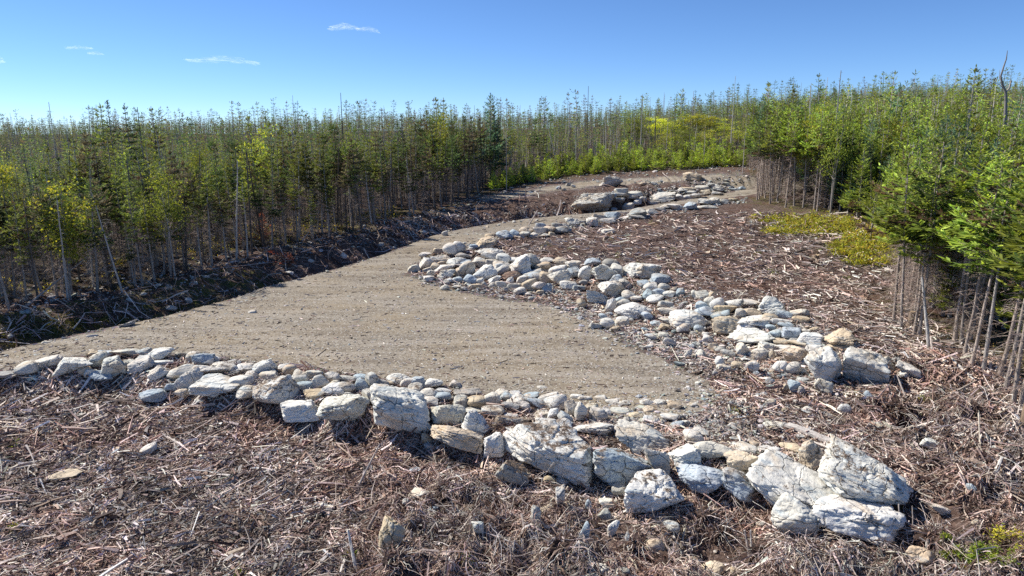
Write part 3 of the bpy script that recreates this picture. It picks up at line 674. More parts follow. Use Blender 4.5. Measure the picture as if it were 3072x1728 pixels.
# the smaller ones share a few meshes: crop cx cy w h rot
SM = {
'A': '45 250 100 32 5,160 210 100 58 -10,560 125 50 40 0,580 165 90 72 0,507 230 60 44 0,760 180 80 50 0,625 125 90 35 0,750 118 150 38 0,860 115 70 38 0,850 148 60 30 0,960 175 110 28 0,1085 125 60 28 0,1150 142 60 48 0,1285 155 50 38 0,1095 222 150 60 -5,1300 192 80 30 0,1345 202 110 52 0,1035 310 80 38 0,1420 285 140 66 0,1400 220 60 44 0,1460 215 100 52 5,1400 180 60 30 0,1605 253 90 38 0,1500 255 70 42 0,1690 215 70 45 0,1730 228 70 58 0,1790 270 80 70 0,1870 245 90 44 0,1815 320 90 48 0,1905 292 100 72 0,1985 272 70 58 0,2000 305 60 40 0,875 690 95 42 -20,380 845 180 42 -5,545 240 60 40 0,1200 395 60 20 0',
'B': '30 270 80 45 0,120 265 80 42 0,120 305 80 68 0,185 285 75 85 10,240 302 70 58 0,230 335 90 44 0,280 300 60 34 0,400 300 80 52 0,455 297 70 58 0,30 330 90 58 0,45 375 45 34 0,175 380 95 72 20,440 345 80 68 0,510 360 115 62 0,520 412 95 48 0,610 347 70 38 0,600 380 90 46 0,710 410 70 58 0,680 300 60 34 0,800 410 105 58 -10,795 455 110 28 0,905 458 110 58 5,895 395 90 72 0,1005 490 80 28 0,950 360 80 38 0,990 377 80 44 0,1010 440 85 48 0,1050 402 110 44 0,1040 360 60 28 0,1090 440 60 44 0,1135 372 80 28 -10,1170 415 110 44 20,1200 482 80 38 0,1230 382 110 44 -20,1285 415 110 72 -25,1265 480 60 60 0,1370 450 60 78 0,1340 505 90 48 30,1490 437 70 34 0,385 1045 35 30 0,550 1035 50 28 0,1230 1075 80 32 -15,1590 1000 90 46 0,1475 1010 30 58 0,1580 1050 70 58 20,1620 1160 50 78 15,1455 1215 50 88 15,1970 1170 80 58 0,1875 1235 95 88 -20,1700 1425 50 38 0,525 685 50 34 0,510 632 60 48 20,1240 890 60 48 0,1320 887 70 40 0,440 810 60 28 0,1160 1150 50 76 0,1660 940 80 58 0,1820 565 70 52 0,1745 542 70 30 0,1850 515 80 34 0,1700 520 40 38 0,1670 460 100 28 0,1620 405 70 25 0,1690 412 60 25 0,1550 385 60 25 0,1450 382 70 25 0,1400 375 60 25 0,1820 410 60 28 0,1900 412 60 25 0,1990 428 70 38 0,1760 485 70 28 0,1830 455 60 25 0,1960 502 90 38 0,2010 545 60 38 0,1120 375 60 24 0,1580 470 50 30 0,1195 320 50 16 0,640 800 26 18 0,935 1240 40 26 0,1000 1242 30 20 0,1755 1195 26 24 0,1710 1230 30 50 0',
'C': '520 405 50 38 0,1105 378 45 40 0,745 450 60 25 0,875 485 40 25 0,1155 530 80 38 0,965 440 60 58 20,65 430 45 24 0,80 490 40 24 0,350 500 40 20 0,300 548 60 38 10,20 540 50 38 0,545 540 110 32 0,545 570 50 30 0,65 625 110 72 0,120 590 110 42 5,330 628 90 24 0,360 680 145 48 5,430 660 60 34 0,520 695 110 48 0,480 755 60 52 0,550 745 50 25 0,450 625 40 22 0,425 820 60 38 0,1190 1000 120 78 20,60 1275 80 48 0,320 1405 60 48 0,212 1400 60 58 0,660 1300 60 28 0,945 1440 110 28 0,1750 1115 40 28 0,465 1120 50 34 0,1715 950 50 34 0,1545 895 40 28 0,1320 245 60 40 0,1850 720 50 40 0,1630 735 26 22 0,700 620 50 22 0,250 1010 40 30 0',
'D': '240 410 80 48 -20,335 420 80 28 -20,450 275 100 48 0,330 310 80 38 0,530 255 90 68 0,600 240 80 68 0,640 305 110 34 0,375 450 50 44 0,360 490 70 38 0,415 400 90 54 0,460 365 60 30 0,480 410 140 52 -25,595 445 55 58 0,585 495 70 44 0,600 395 90 38 0,660 420 120 95 -20,655 365 80 38 0,840 310 110 48 0,760 360 95 62 0,850 360 90 44 0,690 490 90 58 0,950 335 100 66 20,930 400 120 78 0,940 432 100 68 -30,1040 340 130 34 0,1180 355 130 85 25,1290 340 110 38 0,1400 350 90 48 0,1265 390 110 58 0,1180 450 130 66 -30,1110 495 90 58 0,1200 480 100 58 0,1285 480 80 78 0,1280 430 70 24 0,1235 560 100 66 -20,1290 570 70 58 0,1160 540 100 66 -20,1080 580 80 48 0,1030 550 90 40 0,930 535 80 48 0,880 495 90 48 -25,1510 445 90 66 0,1465 540 110 66 -5,1540 560 90 42 0,1580 520 60 38 0,1650 360 110 56 0,1800 370 110 66 0,1840 422 90 76 0,1845 490 100 66 0,1900 530 110 56 0,1565 690 60 58 0,2190 502 130 76 0,2060 535 90 48 0,2110 560 90 56 -20,1940 630 90 68 0,2100 615 80 58 0,2220 560 80 48 0,2180 605 90 58 0,2260 610 80 48 0,2295 575 60 38 0,2345 600 60 58 0,2000 655 80 38 0,1885 655 90 38 0,1895 700 100 86 0,2080 790 80 66 0,1885 825 90 56 0,2150 655 110 56 -20,2230 690 100 48 0,2240 745 120 48 0,1735 790 60 44 0,1770 845 90 66 0,1675 860 85 42 0,1830 885 60 38 0,2150 845 70 38 0,2220 870 70 48 0,2220 830 80 38 0,2065 890 50 28 0,2110 955 80 38 0,2260 990 85 62 0,2215 940 70 38 0,2040 1000 60 24 0,2100 1025 60 34 0,2050 1030 50 20 0,485 560 60 38 0,580 560 60 24 0,640 570 50 24 0,710 552 60 34 0,755 550 50 34 0,760 505 60 38 0,800 535 40 38 0,860 540 50 38 0,970 575 40 28 0,535 505 60 34 0,500 520 40 28 0,1000 502 50 38 0,925 635 40 28 0,1240 600 50 28 0,1180 640 60 28 0,700 245 40 26 0',
'E': '230 655 75 56 -10,310 425 45 44 0,365 430 85 54 0,435 435 50 58 0,410 470 60 66 0,370 495 90 44 0,385 540 120 56 10,460 490 80 68 0,580 490 100 58 0,680 490 120 44 0,690 540 130 48 0,625 555 60 58 0,490 570 110 48 -20,655 650 100 58 0,1035 600 90 38 0,920 560 90 58 0,830 580 90 48 0,890 605 120 34 0,940 630 100 30 0,1130 655 50 34 0,1075 670 50 28 0,860 690 80 58 0,830 650 60 30 0,1170 740 60 38 0,1005 738 80 38 0,1060 762 200 38 0,1140 772 100 36 0,900 745 90 38 0,835 840 40 58 0,535 825 80 48 0,480 800 70 38 0,440 780 60 48 -15,395 725 70 48 -10,350 830 60 48 0,265 825 40 56 20,340 765 30 28 0,660 865 55 24 0,700 925 80 70 0,480 890 50 54 -20,505 930 80 38 0,610 915 80 44 0,980 930 90 68 0,1040 950 60 34 0,1050 890 60 38 0,1700 875 50 34 0,820 1010 60 40 -20,735 970 35 28 0,940 1060 40 38 0,1045 1085 40 44 0,450 965 30 24 0,830 1165 60 44 0,300 1180 50 24 0,285 775 40 24 0,245 770 40 24 0,340 652 60 44 0,300 690 40 20 0,390 692 50 28 0,560 870 40 20 0,880 870 40 24 0',
'F': '800 985 50 30 0,905 925 70 36 0,1045 905 60 36 0,1115 885 70 36 0,1110 910 60 32 0,1160 915 50 24 0,1205 860 60 34 0,1200 890 80 38 0,1255 885 70 42 0,1230 915 50 20 0,1305 860 70 36 0,1350 855 50 28 0,1335 885 95 40 -15,1270 910 40 28 0,1510 840 70 46 0,1550 810 80 38 0,1610 832 90 28 0,1610 890 80 22 0,1870 775 80 36 0,1790 808 90 20 0,2010 745 90 34 0,2250 710 60 36 0,2210 745 110 20 0,2310 710 50 24 0,2370 700 60 20 0,1610 690 100 44 0,1650 760 40 24 0,1690 655 75 38 0,1690 680 90 28 0,1775 670 80 28 0,1760 690 60 28 0,1730 735 70 34 0,1785 715 50 32 0,1820 705 45 28 0,1680 710 60 28 0,1880 715 80 24 0,1985 670 50 28 0,2060 640 60 24 0,2110 660 70 28 0,2040 690 60 32 0,2100 690 90 24 0,2090 640 90 28 0,2180 630 80 28 0,2150 680 80 24 0,2200 655 60 28 0,2230 620 50 22 0,2270 665 60 20 0,2370 640 60 18 0,2420 635 40 18 0,1590 610 60 28 0,1820 605 40 20 0,1890 615 40 18 0,2320 600 50 14 0,625 905 35 28 0,500 905 40 28 0,240 965 30 20 0,15 1045 35 32 0,1310 630 30 20 0,1345 640 26 16 0,1370 612 30 18 0,1400 620 26 20 0,1930 760 60 22 0,1960 745 70 26 0,320 990 24 16 0,400 900 26 18 0',
'G': '700 1180 40 22 0,860 1108 38 18 0,1050 1090 40 18 0,1230 925 50 12 0,1690 965 34 22 0,1740 915 26 14 0,1025 1190 36 26 0,920 1125 30 16 0,1370 1240 40 16 0,60 1385 34 22 0,500 1370 50 16 0,250 1405 40 12 0,1575 1040 40 18 0,780 1150 30 18 0,1120 1055 30 14 0',
}

def place_rock(name, P, w, h, rot, mesh=None, seed=0, style='block', tint=PALE, dirt=0., sub=4, sink=.09):
    u, v = P
    th0 = math.atan((v - VC) / FP) + PITCH        # depression of the view ray
    x, y = hit(u, v + h * .12); x = float(x); y = float(y)
    z = T(x, y); fwd = y * CP - (z - CAMZ) * SP
    W = w * fwd / FP; hm = h * fwd / FP * 1.04
    D = min(.78 * W, .82 * hm / max(math.sin(th0), .12), 1.6 * hm + .1)
    if w < h: D = max(D, .7 * W)
    H = math.sqrt(max(hm ** 2 - (D * math.sin(th0)) ** 2, (.5 * hm) ** 2)) / math.cos(th0)
    # centre on the view ray so that it rises .5H-sink from the ground
    x, y = hit(u, v, H * (.5 - sink)); x = float(x); y = float(y)
    z = T(x, y) + H * (.5 - sink)
    yaw = math.atan2(-x, y) * .8
    if mesh is None:
        me = rock_mesh(name, seed, (W, D, H), sub, hard=(20 if style == 'block' else 8), rough=1.25 if style == 'block' else .95,
                       slab=(W / H > 2.4), style=style)
        o = link(name, me, loc=(x, y, z), rot=(rng.normal(0, .06), R(rot), yaw))
    else:
        flip = math.pi if rng.random() < .5 else 0
        o = link(name, mesh, loc=(x, y, z), rot=(rng.normal(0, .08), R(rot), yaw + flip), scale=(W, D, H))
        if flip: o.rotation_euler.y = -R(rot)
    j = rng.normal(0, .006, 3) + rng.normal(0, .035)
    o.color = (*[float(np.clip(c + d, .1, .85)) for c, d in zip(tint, j)], dirt)
    return o

LAND = []       # photo pixel, short phrase
seed = 11
for cr, cx, cy, w, h, rot, tint, dirt, st, lab, short in BIG:
    ox, oy, s = CR[cr]; seed += 3
    P = (ox + cx / s, oy + cy / s); kz = 1.08 if cr in 'DEF' else 1.04; w, h = w * kz / s, h * kz / s
    o = place_rock('boulder', P, w, h, rot, seed=seed, style=st, tint=TINTS[tint], dirt=min(dirt + .2, 1), sub=6 if w > 130 else (5 if w > 62 else 4))
    zone = {'A': 'boulders of the near wall', 'B': 'boulders of the near wall', 'C': 'boulders of the near wall', 'D': 'boulders of the second bank',
            'E': 'boulders of the second bank', 'F': 'boulders along the upper road', 'G': 'stones of the roadside ditch'}[cr]
    tag(o, lab, 'boulder', zone); LAND.append((P, short))

def direction(dx, dy):
    a = math.degrees(math.atan2(dy, dx))
    k = int(((a + 22.5) % 360) // 45)
    return ['right of', 'below and right of', 'below', 'below and left of', 'left of', 'above and left of', 'above', 'above and right of'][k]
ORD = ['nearest', 'second', 'third', 'fourth', 'fifth', 'sixth', 'seventh', 'eighth', 'ninth', 'tenth']
def autolabel(items, land):
    """items: (object, pixel, describing words). Unique labels from the nearest landmark, the direction and the rank."""
    buckets = {}
    for o, P, words in items:
        d = [(math.hypot(P[0] - L[0][0], P[1] - L[0][1]), i) for i, L in enumerate(land)]
        dist, i = min(d); L = land[i]
        key = (words, direction(P[0] - L[0][0], P[1] - L[0][1]), L[1])
        buckets.setdefault(key, []).append((dist, o))
    for (words, dr, ph), lst in buckets.items():
        lst.sort(key=lambda t: t[0])
        for k, (dist, o) in enumerate(lst):
            if len(lst) == 1: o['label'] = f"{words} {dr} the {ph}"
            else: o['label'] = f"{words} {dr} the {ph}, {ORD[min(k, 9)]} such"

items = []; kk = 0
for cr, txt in SM.items():
    ox, oy, s = CR[cr]
    for row in txt.split(','):
        cx, cy, w, h, rot = [float(t) for t in row.split()]; kk += 1
        P = (ox + cx / s, oy + cy / s); kz = 1.28 if cr in 'DEAB' else 1.15; w *= kz / s; h *= kz / s
        asp = w / h
        st = 'slab' if asp > 2.0 else ('round' if rng.random() < .5 else 'block')
        me = SMALL[st][int(rng.integers(len(SMALL[st])))]
        c = rng.random()
        tint = PALE if c < .40 else WHITE if c < .56 else GREY if c < .70 else TAN if c < .86 else BLUE
        o = place_rock('stone', P, w, h, rot, mesh=me, tint=tint, dirt=rng.uniform(0, .5))
        size = 'tiny' if w < 20 else 'small' if w < 32 else 'medium' if w < 48 else 'large'
        shape = 'thin flat stone' if asp > 2.6 else 'flat stone' if asp > 1.9 else 'oblong stone' if asp > 1.3 else 'squat stone' if asp > .85 else 'upright stone'
        zone = {'A': 'stones of the near wall', 'B': 'stones of the near wall', 'C': 'stones of the near wall', 'D': 'stones of the second bank',
                'E': 'stones of the second bank', 'F': 'stones along the upper road', 'G': 'stones of the roadside ditch'}[cr]
        tag(o, None, 'stone', zone); items.append((o, P, f'{size} {shape}'))
autolabel(items, LAND)
# ------------------------------------------------------------------ loose rubble (nobody could count it)
def px_samples(n, poly_disp=None, u0=-150, u1=3220, v0=600, v1=1850, world_poly=None, wneg=True):
    u = rng.uniform(u0, u1, n); v = rng.uniform(v0, v1, n)
    x, y = hit_base(u, v)
    return u, v, x, y

def rubble(name, x, y, size, cols, label, flat=.5, lift=.0):
    V0, F0 = ico3s
    n = len(x); z = tz(x, y)
    r = np.random.default_rng(5)
    V = np.repeat(V0[None], n, 0) * (1 + .22 * r.normal(size=(n, len(V0), 1)).clip(-1.3, 1.3))
    sc_ = size[:, None] * np.stack([r.uniform(.7, 1.3, n), r.uniform(.6, 1.1, n), r.uniform(.25, .75, n) * flat * 1.6], 1)
    V = V * sc_[:, None, :]
    a = r.uniform(0, 6.28, n); ca, sa = np.cos(a)[:, None], np.sin(a)[:, None]
    X = V[:, :, 0] * ca - V[:, :, 1] * sa; Y = V[:, :, 0] * sa + V[:, :, 1] * ca
    Z = V[:, :, 2] + r.normal(0, .25, (n, 1)) * X
    V = np.stack([X + x[:, None], Y + y[:, None], Z + (z + sc_[:, 2] * .25 + lift)[:, None]], 2).reshape(-1, 3)
    F = (np.arange(n)[:, None, None] * len(V0) + F0[None]).reshape(-1, F0.shape[1])
    o = link(name, make_mesh(name, V, F, np.repeat(cols, len(V0), 0), [M_DEB])); tag(o, label, name.replace('_', ' '), kind='stuff')
    return o
import bmesh as _bm
_b = _bm.new(); _bm.ops.create_icosphere(_b, subdivisions=1, radius=.5)
ico3s = (np.array([v.co[:] for v in _b.verts]), np.array([[v.index for v in f.verts] for f in _b.faces])); _b.free()

def palette(n, pal, w, jit=.12):
    pal = np.array(pal); i = rng.choice(len(pal), n, p=np.array(w) / np.sum(w))
    c = pal[i] * (1 + rng.normal(0, jit, (n, 1))) * (1 + rng.normal(0, .04, (n, 3)))
    return np.clip(c, .01, .85)

STONEPAL = [(.50, .48, .44), (.36, .35, .33), (.40, .33, .25), (.30, .33, .34), (.20, .17, .15)]
u, v, x, y = px_samples(34000, v0=540, v1=1330)
rd = sdist(ROAD, x, y)
keep = (rd < .3) | ((rd < 1.6) & (rng.random(len(x)) < .5))
x, y = x[keep], y[keep]
dist = np.hypot(x, y)
rubble('gravel', x, y, rng.gamma(2.2, .022, len(x)) * (dist / 34) ** .7 + .02, palette(len(x), STONEPAL, [5, 4, 3, 1, 2]), 'loose gravel and chips scattered over the road', .5, .02)

# rubble belts: along the walls and banks
BELT = [((60, 960), (400, 945), 25, 120), ((400, 945), (620, 985), 28, 160), ((620, 985), (900, 1010), 30, 260), ((900, 1000), (1200, 1010), 26, 260), ((1200, 1000), (1560, 1040), 22, 420), ((1560, 1030), (1900, 1110), 38, 800),
        ((1900, 1110), (2060, 1190), 30, 200), ((1060, 700), (1250, 725), 16, 520), ((1250, 725), (1450, 730), 18, 700), ((1400, 745), (1530, 820), 34, 700),
        ((1530, 800), (1750, 880), 40, 1500), ((1750, 880), (2000, 940), 38, 1500), ((2000, 930), (2250, 960), 30, 520), ((1500, 720), (1800, 790), 34, 900), ((1800, 790), (2150, 870), 30, 1000), ((1700, 980), (1980, 1070), 60, 1100), ((1600, 1060), (1850, 1090), 20, 400),
        ((1100, 640), (1250, 606), 8, 320), ((1250, 604), (1480, 563), 6, 420), ((1480, 562), (1880, 502), 6, 480), ((1450, 500), (1850, 470), 9, 1100),
        ((1100, 590), (1500, 520), 24, 260), ((1500, 455), (1880, 455), 8, 220), ((1850, 560), (2300, 620), 60, 50)]
bu, bv, bs = [], [], []
for (a, b, sp, n) in BELT:
    t = rng.random(n); bu.append(a[0] + (b[0] - a[0]) * t + rng.normal(0, sp * .7, n)); bv.append(a[1] + (b[1] - a[1]) * t + rng.normal(0, sp * .6, n))
bu = np.concatenate(bu) * K; bv = np.concatenate(bv) * K
x, y = hit(bu, bv); x = np.asarray(x); y = np.asarray(y)
keep = (y < 150); x, y = x[keep], y[keep]
dist = np.hypot(x, y)
rubble('stone_rubble', x, y, (rng.gamma(2.3, .042, len(x)) + .05) * (dist / 38) ** .6, palette(len(x), STONEPAL, [7, 3, 2, 2, 1]), 'small pale broken stones strewn between the boulders', .6)

# rubble on the shaded bank of the ditch
DB = [(0, 860), (150, 830), (400, 780), (600, 730), (800, 672), (1000, 625), (1130, 575), (1200, 545), (1450, 480), (1700, 455), (1880, 445)]
t = rng.random(2600) * (len(DB) - 1); i = t.astype(int); f = t - i; DBa = np.array(DB, float)
pu = (DBa[i] * (1 - f)[:, None] + DBa[i + 1] * f[:, None])
sc_v = np.interp(pu[:, 0], [0, 600, 1100, 1900], [26, 24, 14, 8])
bu = (pu[:, 0] + rng.normal(0, 25, len(t))) * K; bv = (pu[:, 1] + rng.normal(-4, 1, len(t)) * sc_v * .8) * K
x, y = hit(bu, bv); rdx = sdist(ROAD, x, y); keep = (rdx > .1) & (y < 150); x, y = x[keep], y[keep]; dist = np.hypot(x, y)
rubble('ditch_rubble', x, y, (rng.gamma(2.2, .05, len(x)) + .05) * (dist / 45) ** .5, palette(len(x), STONEPAL, [5, 3, 1, 3, 4]), 'pale stones and clods in the shaded ditch bank', .6)

# ------------------------------------------------------------------ slash: twigs, bark, chips, roots
DEBPAL = [(.64, .545, .48), (.45, .345, .285), (.28, .185, .145), (.11, .066, .052), (.05, .03, .025), (.75, .69, .62)]
def on_slash(x, y):
    rd = sdist(ROAD, x, y); cl = sdist(CLEAR, x, y); ud = sdist(UROAD, x, y)
    return (rd > .15) & (cl < 1.2) & (ud > .1), rd
def sticks(name, n, v0, v1, Ls, Ws, weights, label, u0=-150, u1=3220, seg=3, bend=.12, az=None, lift=.05, pitch=.16, extra=None, sides=3, top=1.0):
    u = rng.uniform(u0, u1, n); v = rng.uniform(v0, v1, n)
    x, y = hit(u, v)
    ok, rd = on_slash(x, y)
    if extra is not None: ok &= extra(x, y, u, v)
    for hx, hy, hr, hd in HOLES: ok &= (np.hypot(x - hx, y - hy) > hr * .95) | (rng.random(len(x)) < .06)
    x, y = x[ok], y[ok]; n = len(x); z = tz(x, y); dist = np.hypot(x, y)
    s = np.clip(dist / 24, .8, 3) ** .75
    L = rng.gamma(2.0, Ls / 2, n) * s + .06; W = (rng.gamma(3, Ws / 3, n) * s * .5).clip(.006, .09)
    a = rng.uniform(0, 6.28, n) if az is None else rng.normal(az[0], az[1], n)
    p = rng.normal(0, pitch, n)
    # follow the ground between both ends
    d = np.stack([np.cos(a) * np.cos(p), np.sin(a) * np.cos(p), np.sin(p)], 1)
    tt = np.linspace(-.5, .5, seg)
    side = np.stack([-np.sin(a), np.cos(a), rng.normal(0, .4, n)], 1)
    bb = rng.normal(0, bend, (n, 1)) * L[:, None] * (1 - 4 * tt[None] ** 2)
    b2 = rng.normal(0, bend * .6, (n, 1)) * L[:, None] * np.sin(tt * 6.28)[None]
    P = np.stack([x, y, z], 1)[:, None, :] + d[:, None, :] * (tt[None] * L[:, None])[:, :, None] + side[:, None, :] * (bb + b2)[:, :, None]
    gzl = tz(P[:, :, 0].ravel(), P[:, :, 1].ravel()).reshape(n, seg)
    P[:, :, 2] = gzl + np.abs(p)[:, None] * L[:, None] * .5 * (1 + 2 * tt[None] * np.sign(p)[:, None]) + rng.uniform(0, lift, (n, 1)) + W[:, None] * .6 + np.abs(bb) * .3
    taper = np.linspace(1, .45, seg)[None] * W[:, None]
    C = palette(n, DEBPAL, weights)
    pat = fbm2(x * .55, y * .55, 4, 131); red = sstep(.02, .25, pat)[:, None] * .34
    C = C * (1 - red) + C * red * np.array([.85, .52, .40]); C = C * (1 + .9 * fbm2(x * 1.3, y * 1.3, 3, 141))[:, None]
    C = C * np.where(look('ROUGH', x, y) < 0, .92, 1.0)[:, None]
    V, F, C = tubes(P, taper, sides, C)
    o = link(name, make_mesh(name, V, F, C, [M_DEB])); tag(o, label, 'slash', kind='stuff'); return o

cap = dict(top=1)
sticks('wood_chips', 130000, 1080, 1830, .11, .032, [8, 7, 5, 3, 2, 3], 'bark chips and wood splinters covering the cleared slope', bend=.04, seg=2, lift=.035, pitch=.28)
sticks('fallen_twigs', 11000, 1060, 1830, .40, .024, [7, 5, 4, 3, 2, 3], 'thin weathered twigs lying over the cleared slope', bend=.03, az=(.55, .6), lift=.08)
sticks('slash_litter', 6500, 1040, 1830, .40, .052, [7, 5, 3, 2, 1, 4], 'broken branch pieces in the slash of the cleared slope', bend=.03, lift=.1)
sticks('root_tangle', 11000, 1240, 1830, .34, .021, [7, 5, 4, 3, 2, 3], 'tangled roots and fibres on the torn soil below the wall', u0=900, seg=5, bend=.22, lift=.2, pitch=.35,
       extra=lambda x, y, u, v: sdist(ROUGH, x, y) < .3)
sticks('far_slash', 34000, 640, 1090, .24, .028, [8, 6, 3, 2, 2, 4], 'grey slash and chips over the raised clearing', u0=1150, bend=.08, lift=.06)
sticks('bank_slash', 13000, 560, 1080, .40, .026, [3, 5, 5, 4, 4, 1], 'dark roots and branches on the ditch bank', u1=2300, bend=.15, lift=.15, pitch=.3,
       extra=lambda x, y, u, v: (y > np.interp(x, LEFTEDGE[:, 0], LEFTEDGE[:, 1]) - 1))
# chips on the road
u = rng.uniform(-150, 3100, 15000); v = rng.uniform(560, 1330, 15000); x, y = hit(u, v)
rdx = sdist(ROAD, x, y); ok = (rdx < .3) & (rng.random(len(x)) < np.clip(.65 + (1 - sstep(0, 3.5, -rdx)), 0, 1)); x, y = x[ok], y[ok]; n = len(x); dist = np.hypot(x, y)
L = rng.gamma(2, .06, n) * (dist / 30) ** .7 + .03; a = rng.uniform(0, 6.28, n); W = rng.uniform(.006, .02, n) * (dist / 26) ** .7
tt = np.linspace(-.5, .5, 2); P = np.stack([x, y, tz(x, y) + .05], 1)[:, None] + np.stack([np.cos(a), np.sin(a), rng.normal(0, .06, n)], 1)[:, None] * (tt[None] * L[:, None])[:, :, None]
V, F, C = tubes(P, np.repeat(W[:, None], 2, 1), 3, palette(n, DEBPAL, [5, 4, 4, 4, 3, 4]))
tag(link('bark_litter', make_mesh('bark_litter', V, F, C, [M_DEB])), 'dark bark scraps and twigs littering the gravel road', 'bark litter', kind='stuff')


# ------------------------------------------------------------------ torn root clumps in the rough ground
CL = {'B': '1150 905 1.0,1000 1150 .7,1500 1110 .8,620 930 .7,900 1330 .8,1750 1255 .7,1310 1335 .9,1960 1350 .9,500 640 .6,110 800 .7,700 1160 .7,1640 930 .8,1080 1040 .7,560 1330 .6,330 1440 .7,1250 1200 .7',
      'C': '300 960 1.0,210 1150 .9,450 1250 .8,720 1330 .8,1300 420 .9,1010 350 .7,880 395 .6,1450 790 1.0,1240 800 .9,1660 830 .9,1900 640 .7,1560 650 .7,1340 930 .9,100 1090 .9,1180 560 .7,1700 480 .7,1500 1130 .8,560 560 .5,900 560 .6,1820 930 .8,1130 700 .6,1400 200 .6'}
def root_clump(seed):
    r = np.random.default_rng(seed); V, F = ICO[4]
    P = V * np.array([.42, .38, .2]); P = P * (1 + .9 * fbm3(V * 2.2 + seed, 4, 3, .6))[:, None]
    c = palette(len(P), [(.045, .028, .023), (.07, .042, .033), (.11, .068, .045)], [3, 3, 1], .2)
    soil = make_mesh('clod', P, F, c, [M_DEB])
    n = 230; b = P[r.integers(0, len(P), n)]; b = b[b[:, 2] > -.15]; n = len(b)
    d = b / np.linalg.norm(b, axis=1, keepdims=True) + r.normal(0, .55, (n, 3)); L = r.gamma(2.2, .13, n) + .08; s = np.linspace(0, 1, 5)
    Q = b[:, None] + d[:, None] * (L[:, None] * s)[:, :, None] + np.cumsum(r.normal(0, .035, (n, 5, 3)), 1); Q[:, :, 2] -= (L[:, None] * .35 * s ** 2)
    rr = r.uniform(.005, .016, n)[:, None] * (1 - .7 * s)[None]
    a = tubes(Q, rr, 3, palette(n, DEBPAL, [5, 4, 4, 3, 2, 2])); roots = make_mesh('roots', a[0], a[1], a[2], [M_DEB])
    return soil, roots
RC = [root_clump(1500 + i) for i in range(5)]; items = []
for cr, txt in CL.items():
    ox, oy, s = CR[cr]
    for row in txt.split(','):
        cx, cy, sz = [float(t) for t in row.split()]; P = (ox + cx / s, oy + cy / s); x, y = hit(*P); x, y = float(x), float(y)
        e = bpy.data.objects.new('root_clump', None); COL.objects.link(e); e.location = (x, y, T(x, y) - .04); e.rotation_euler = (0, 0, rng.uniform(0, 6.28)); e.scale = (sz * rng.uniform(.9, 1.4), sz * rng.uniform(.8, 1.2), sz * rng.uniform(.8, 1.3))
        a, b = RC[int(rng.integers(5))]; link('soil_clod', a, parent=e); link('roots', b, parent=e)
        tag(e, None, 'root clump', 'torn root clumps below the walls'); items.append((e, P, f"{'large' if sz >= .9 else 'small' if sz <= .6 else 'middling'} dark root clump"))
autolabel(items, LAND)

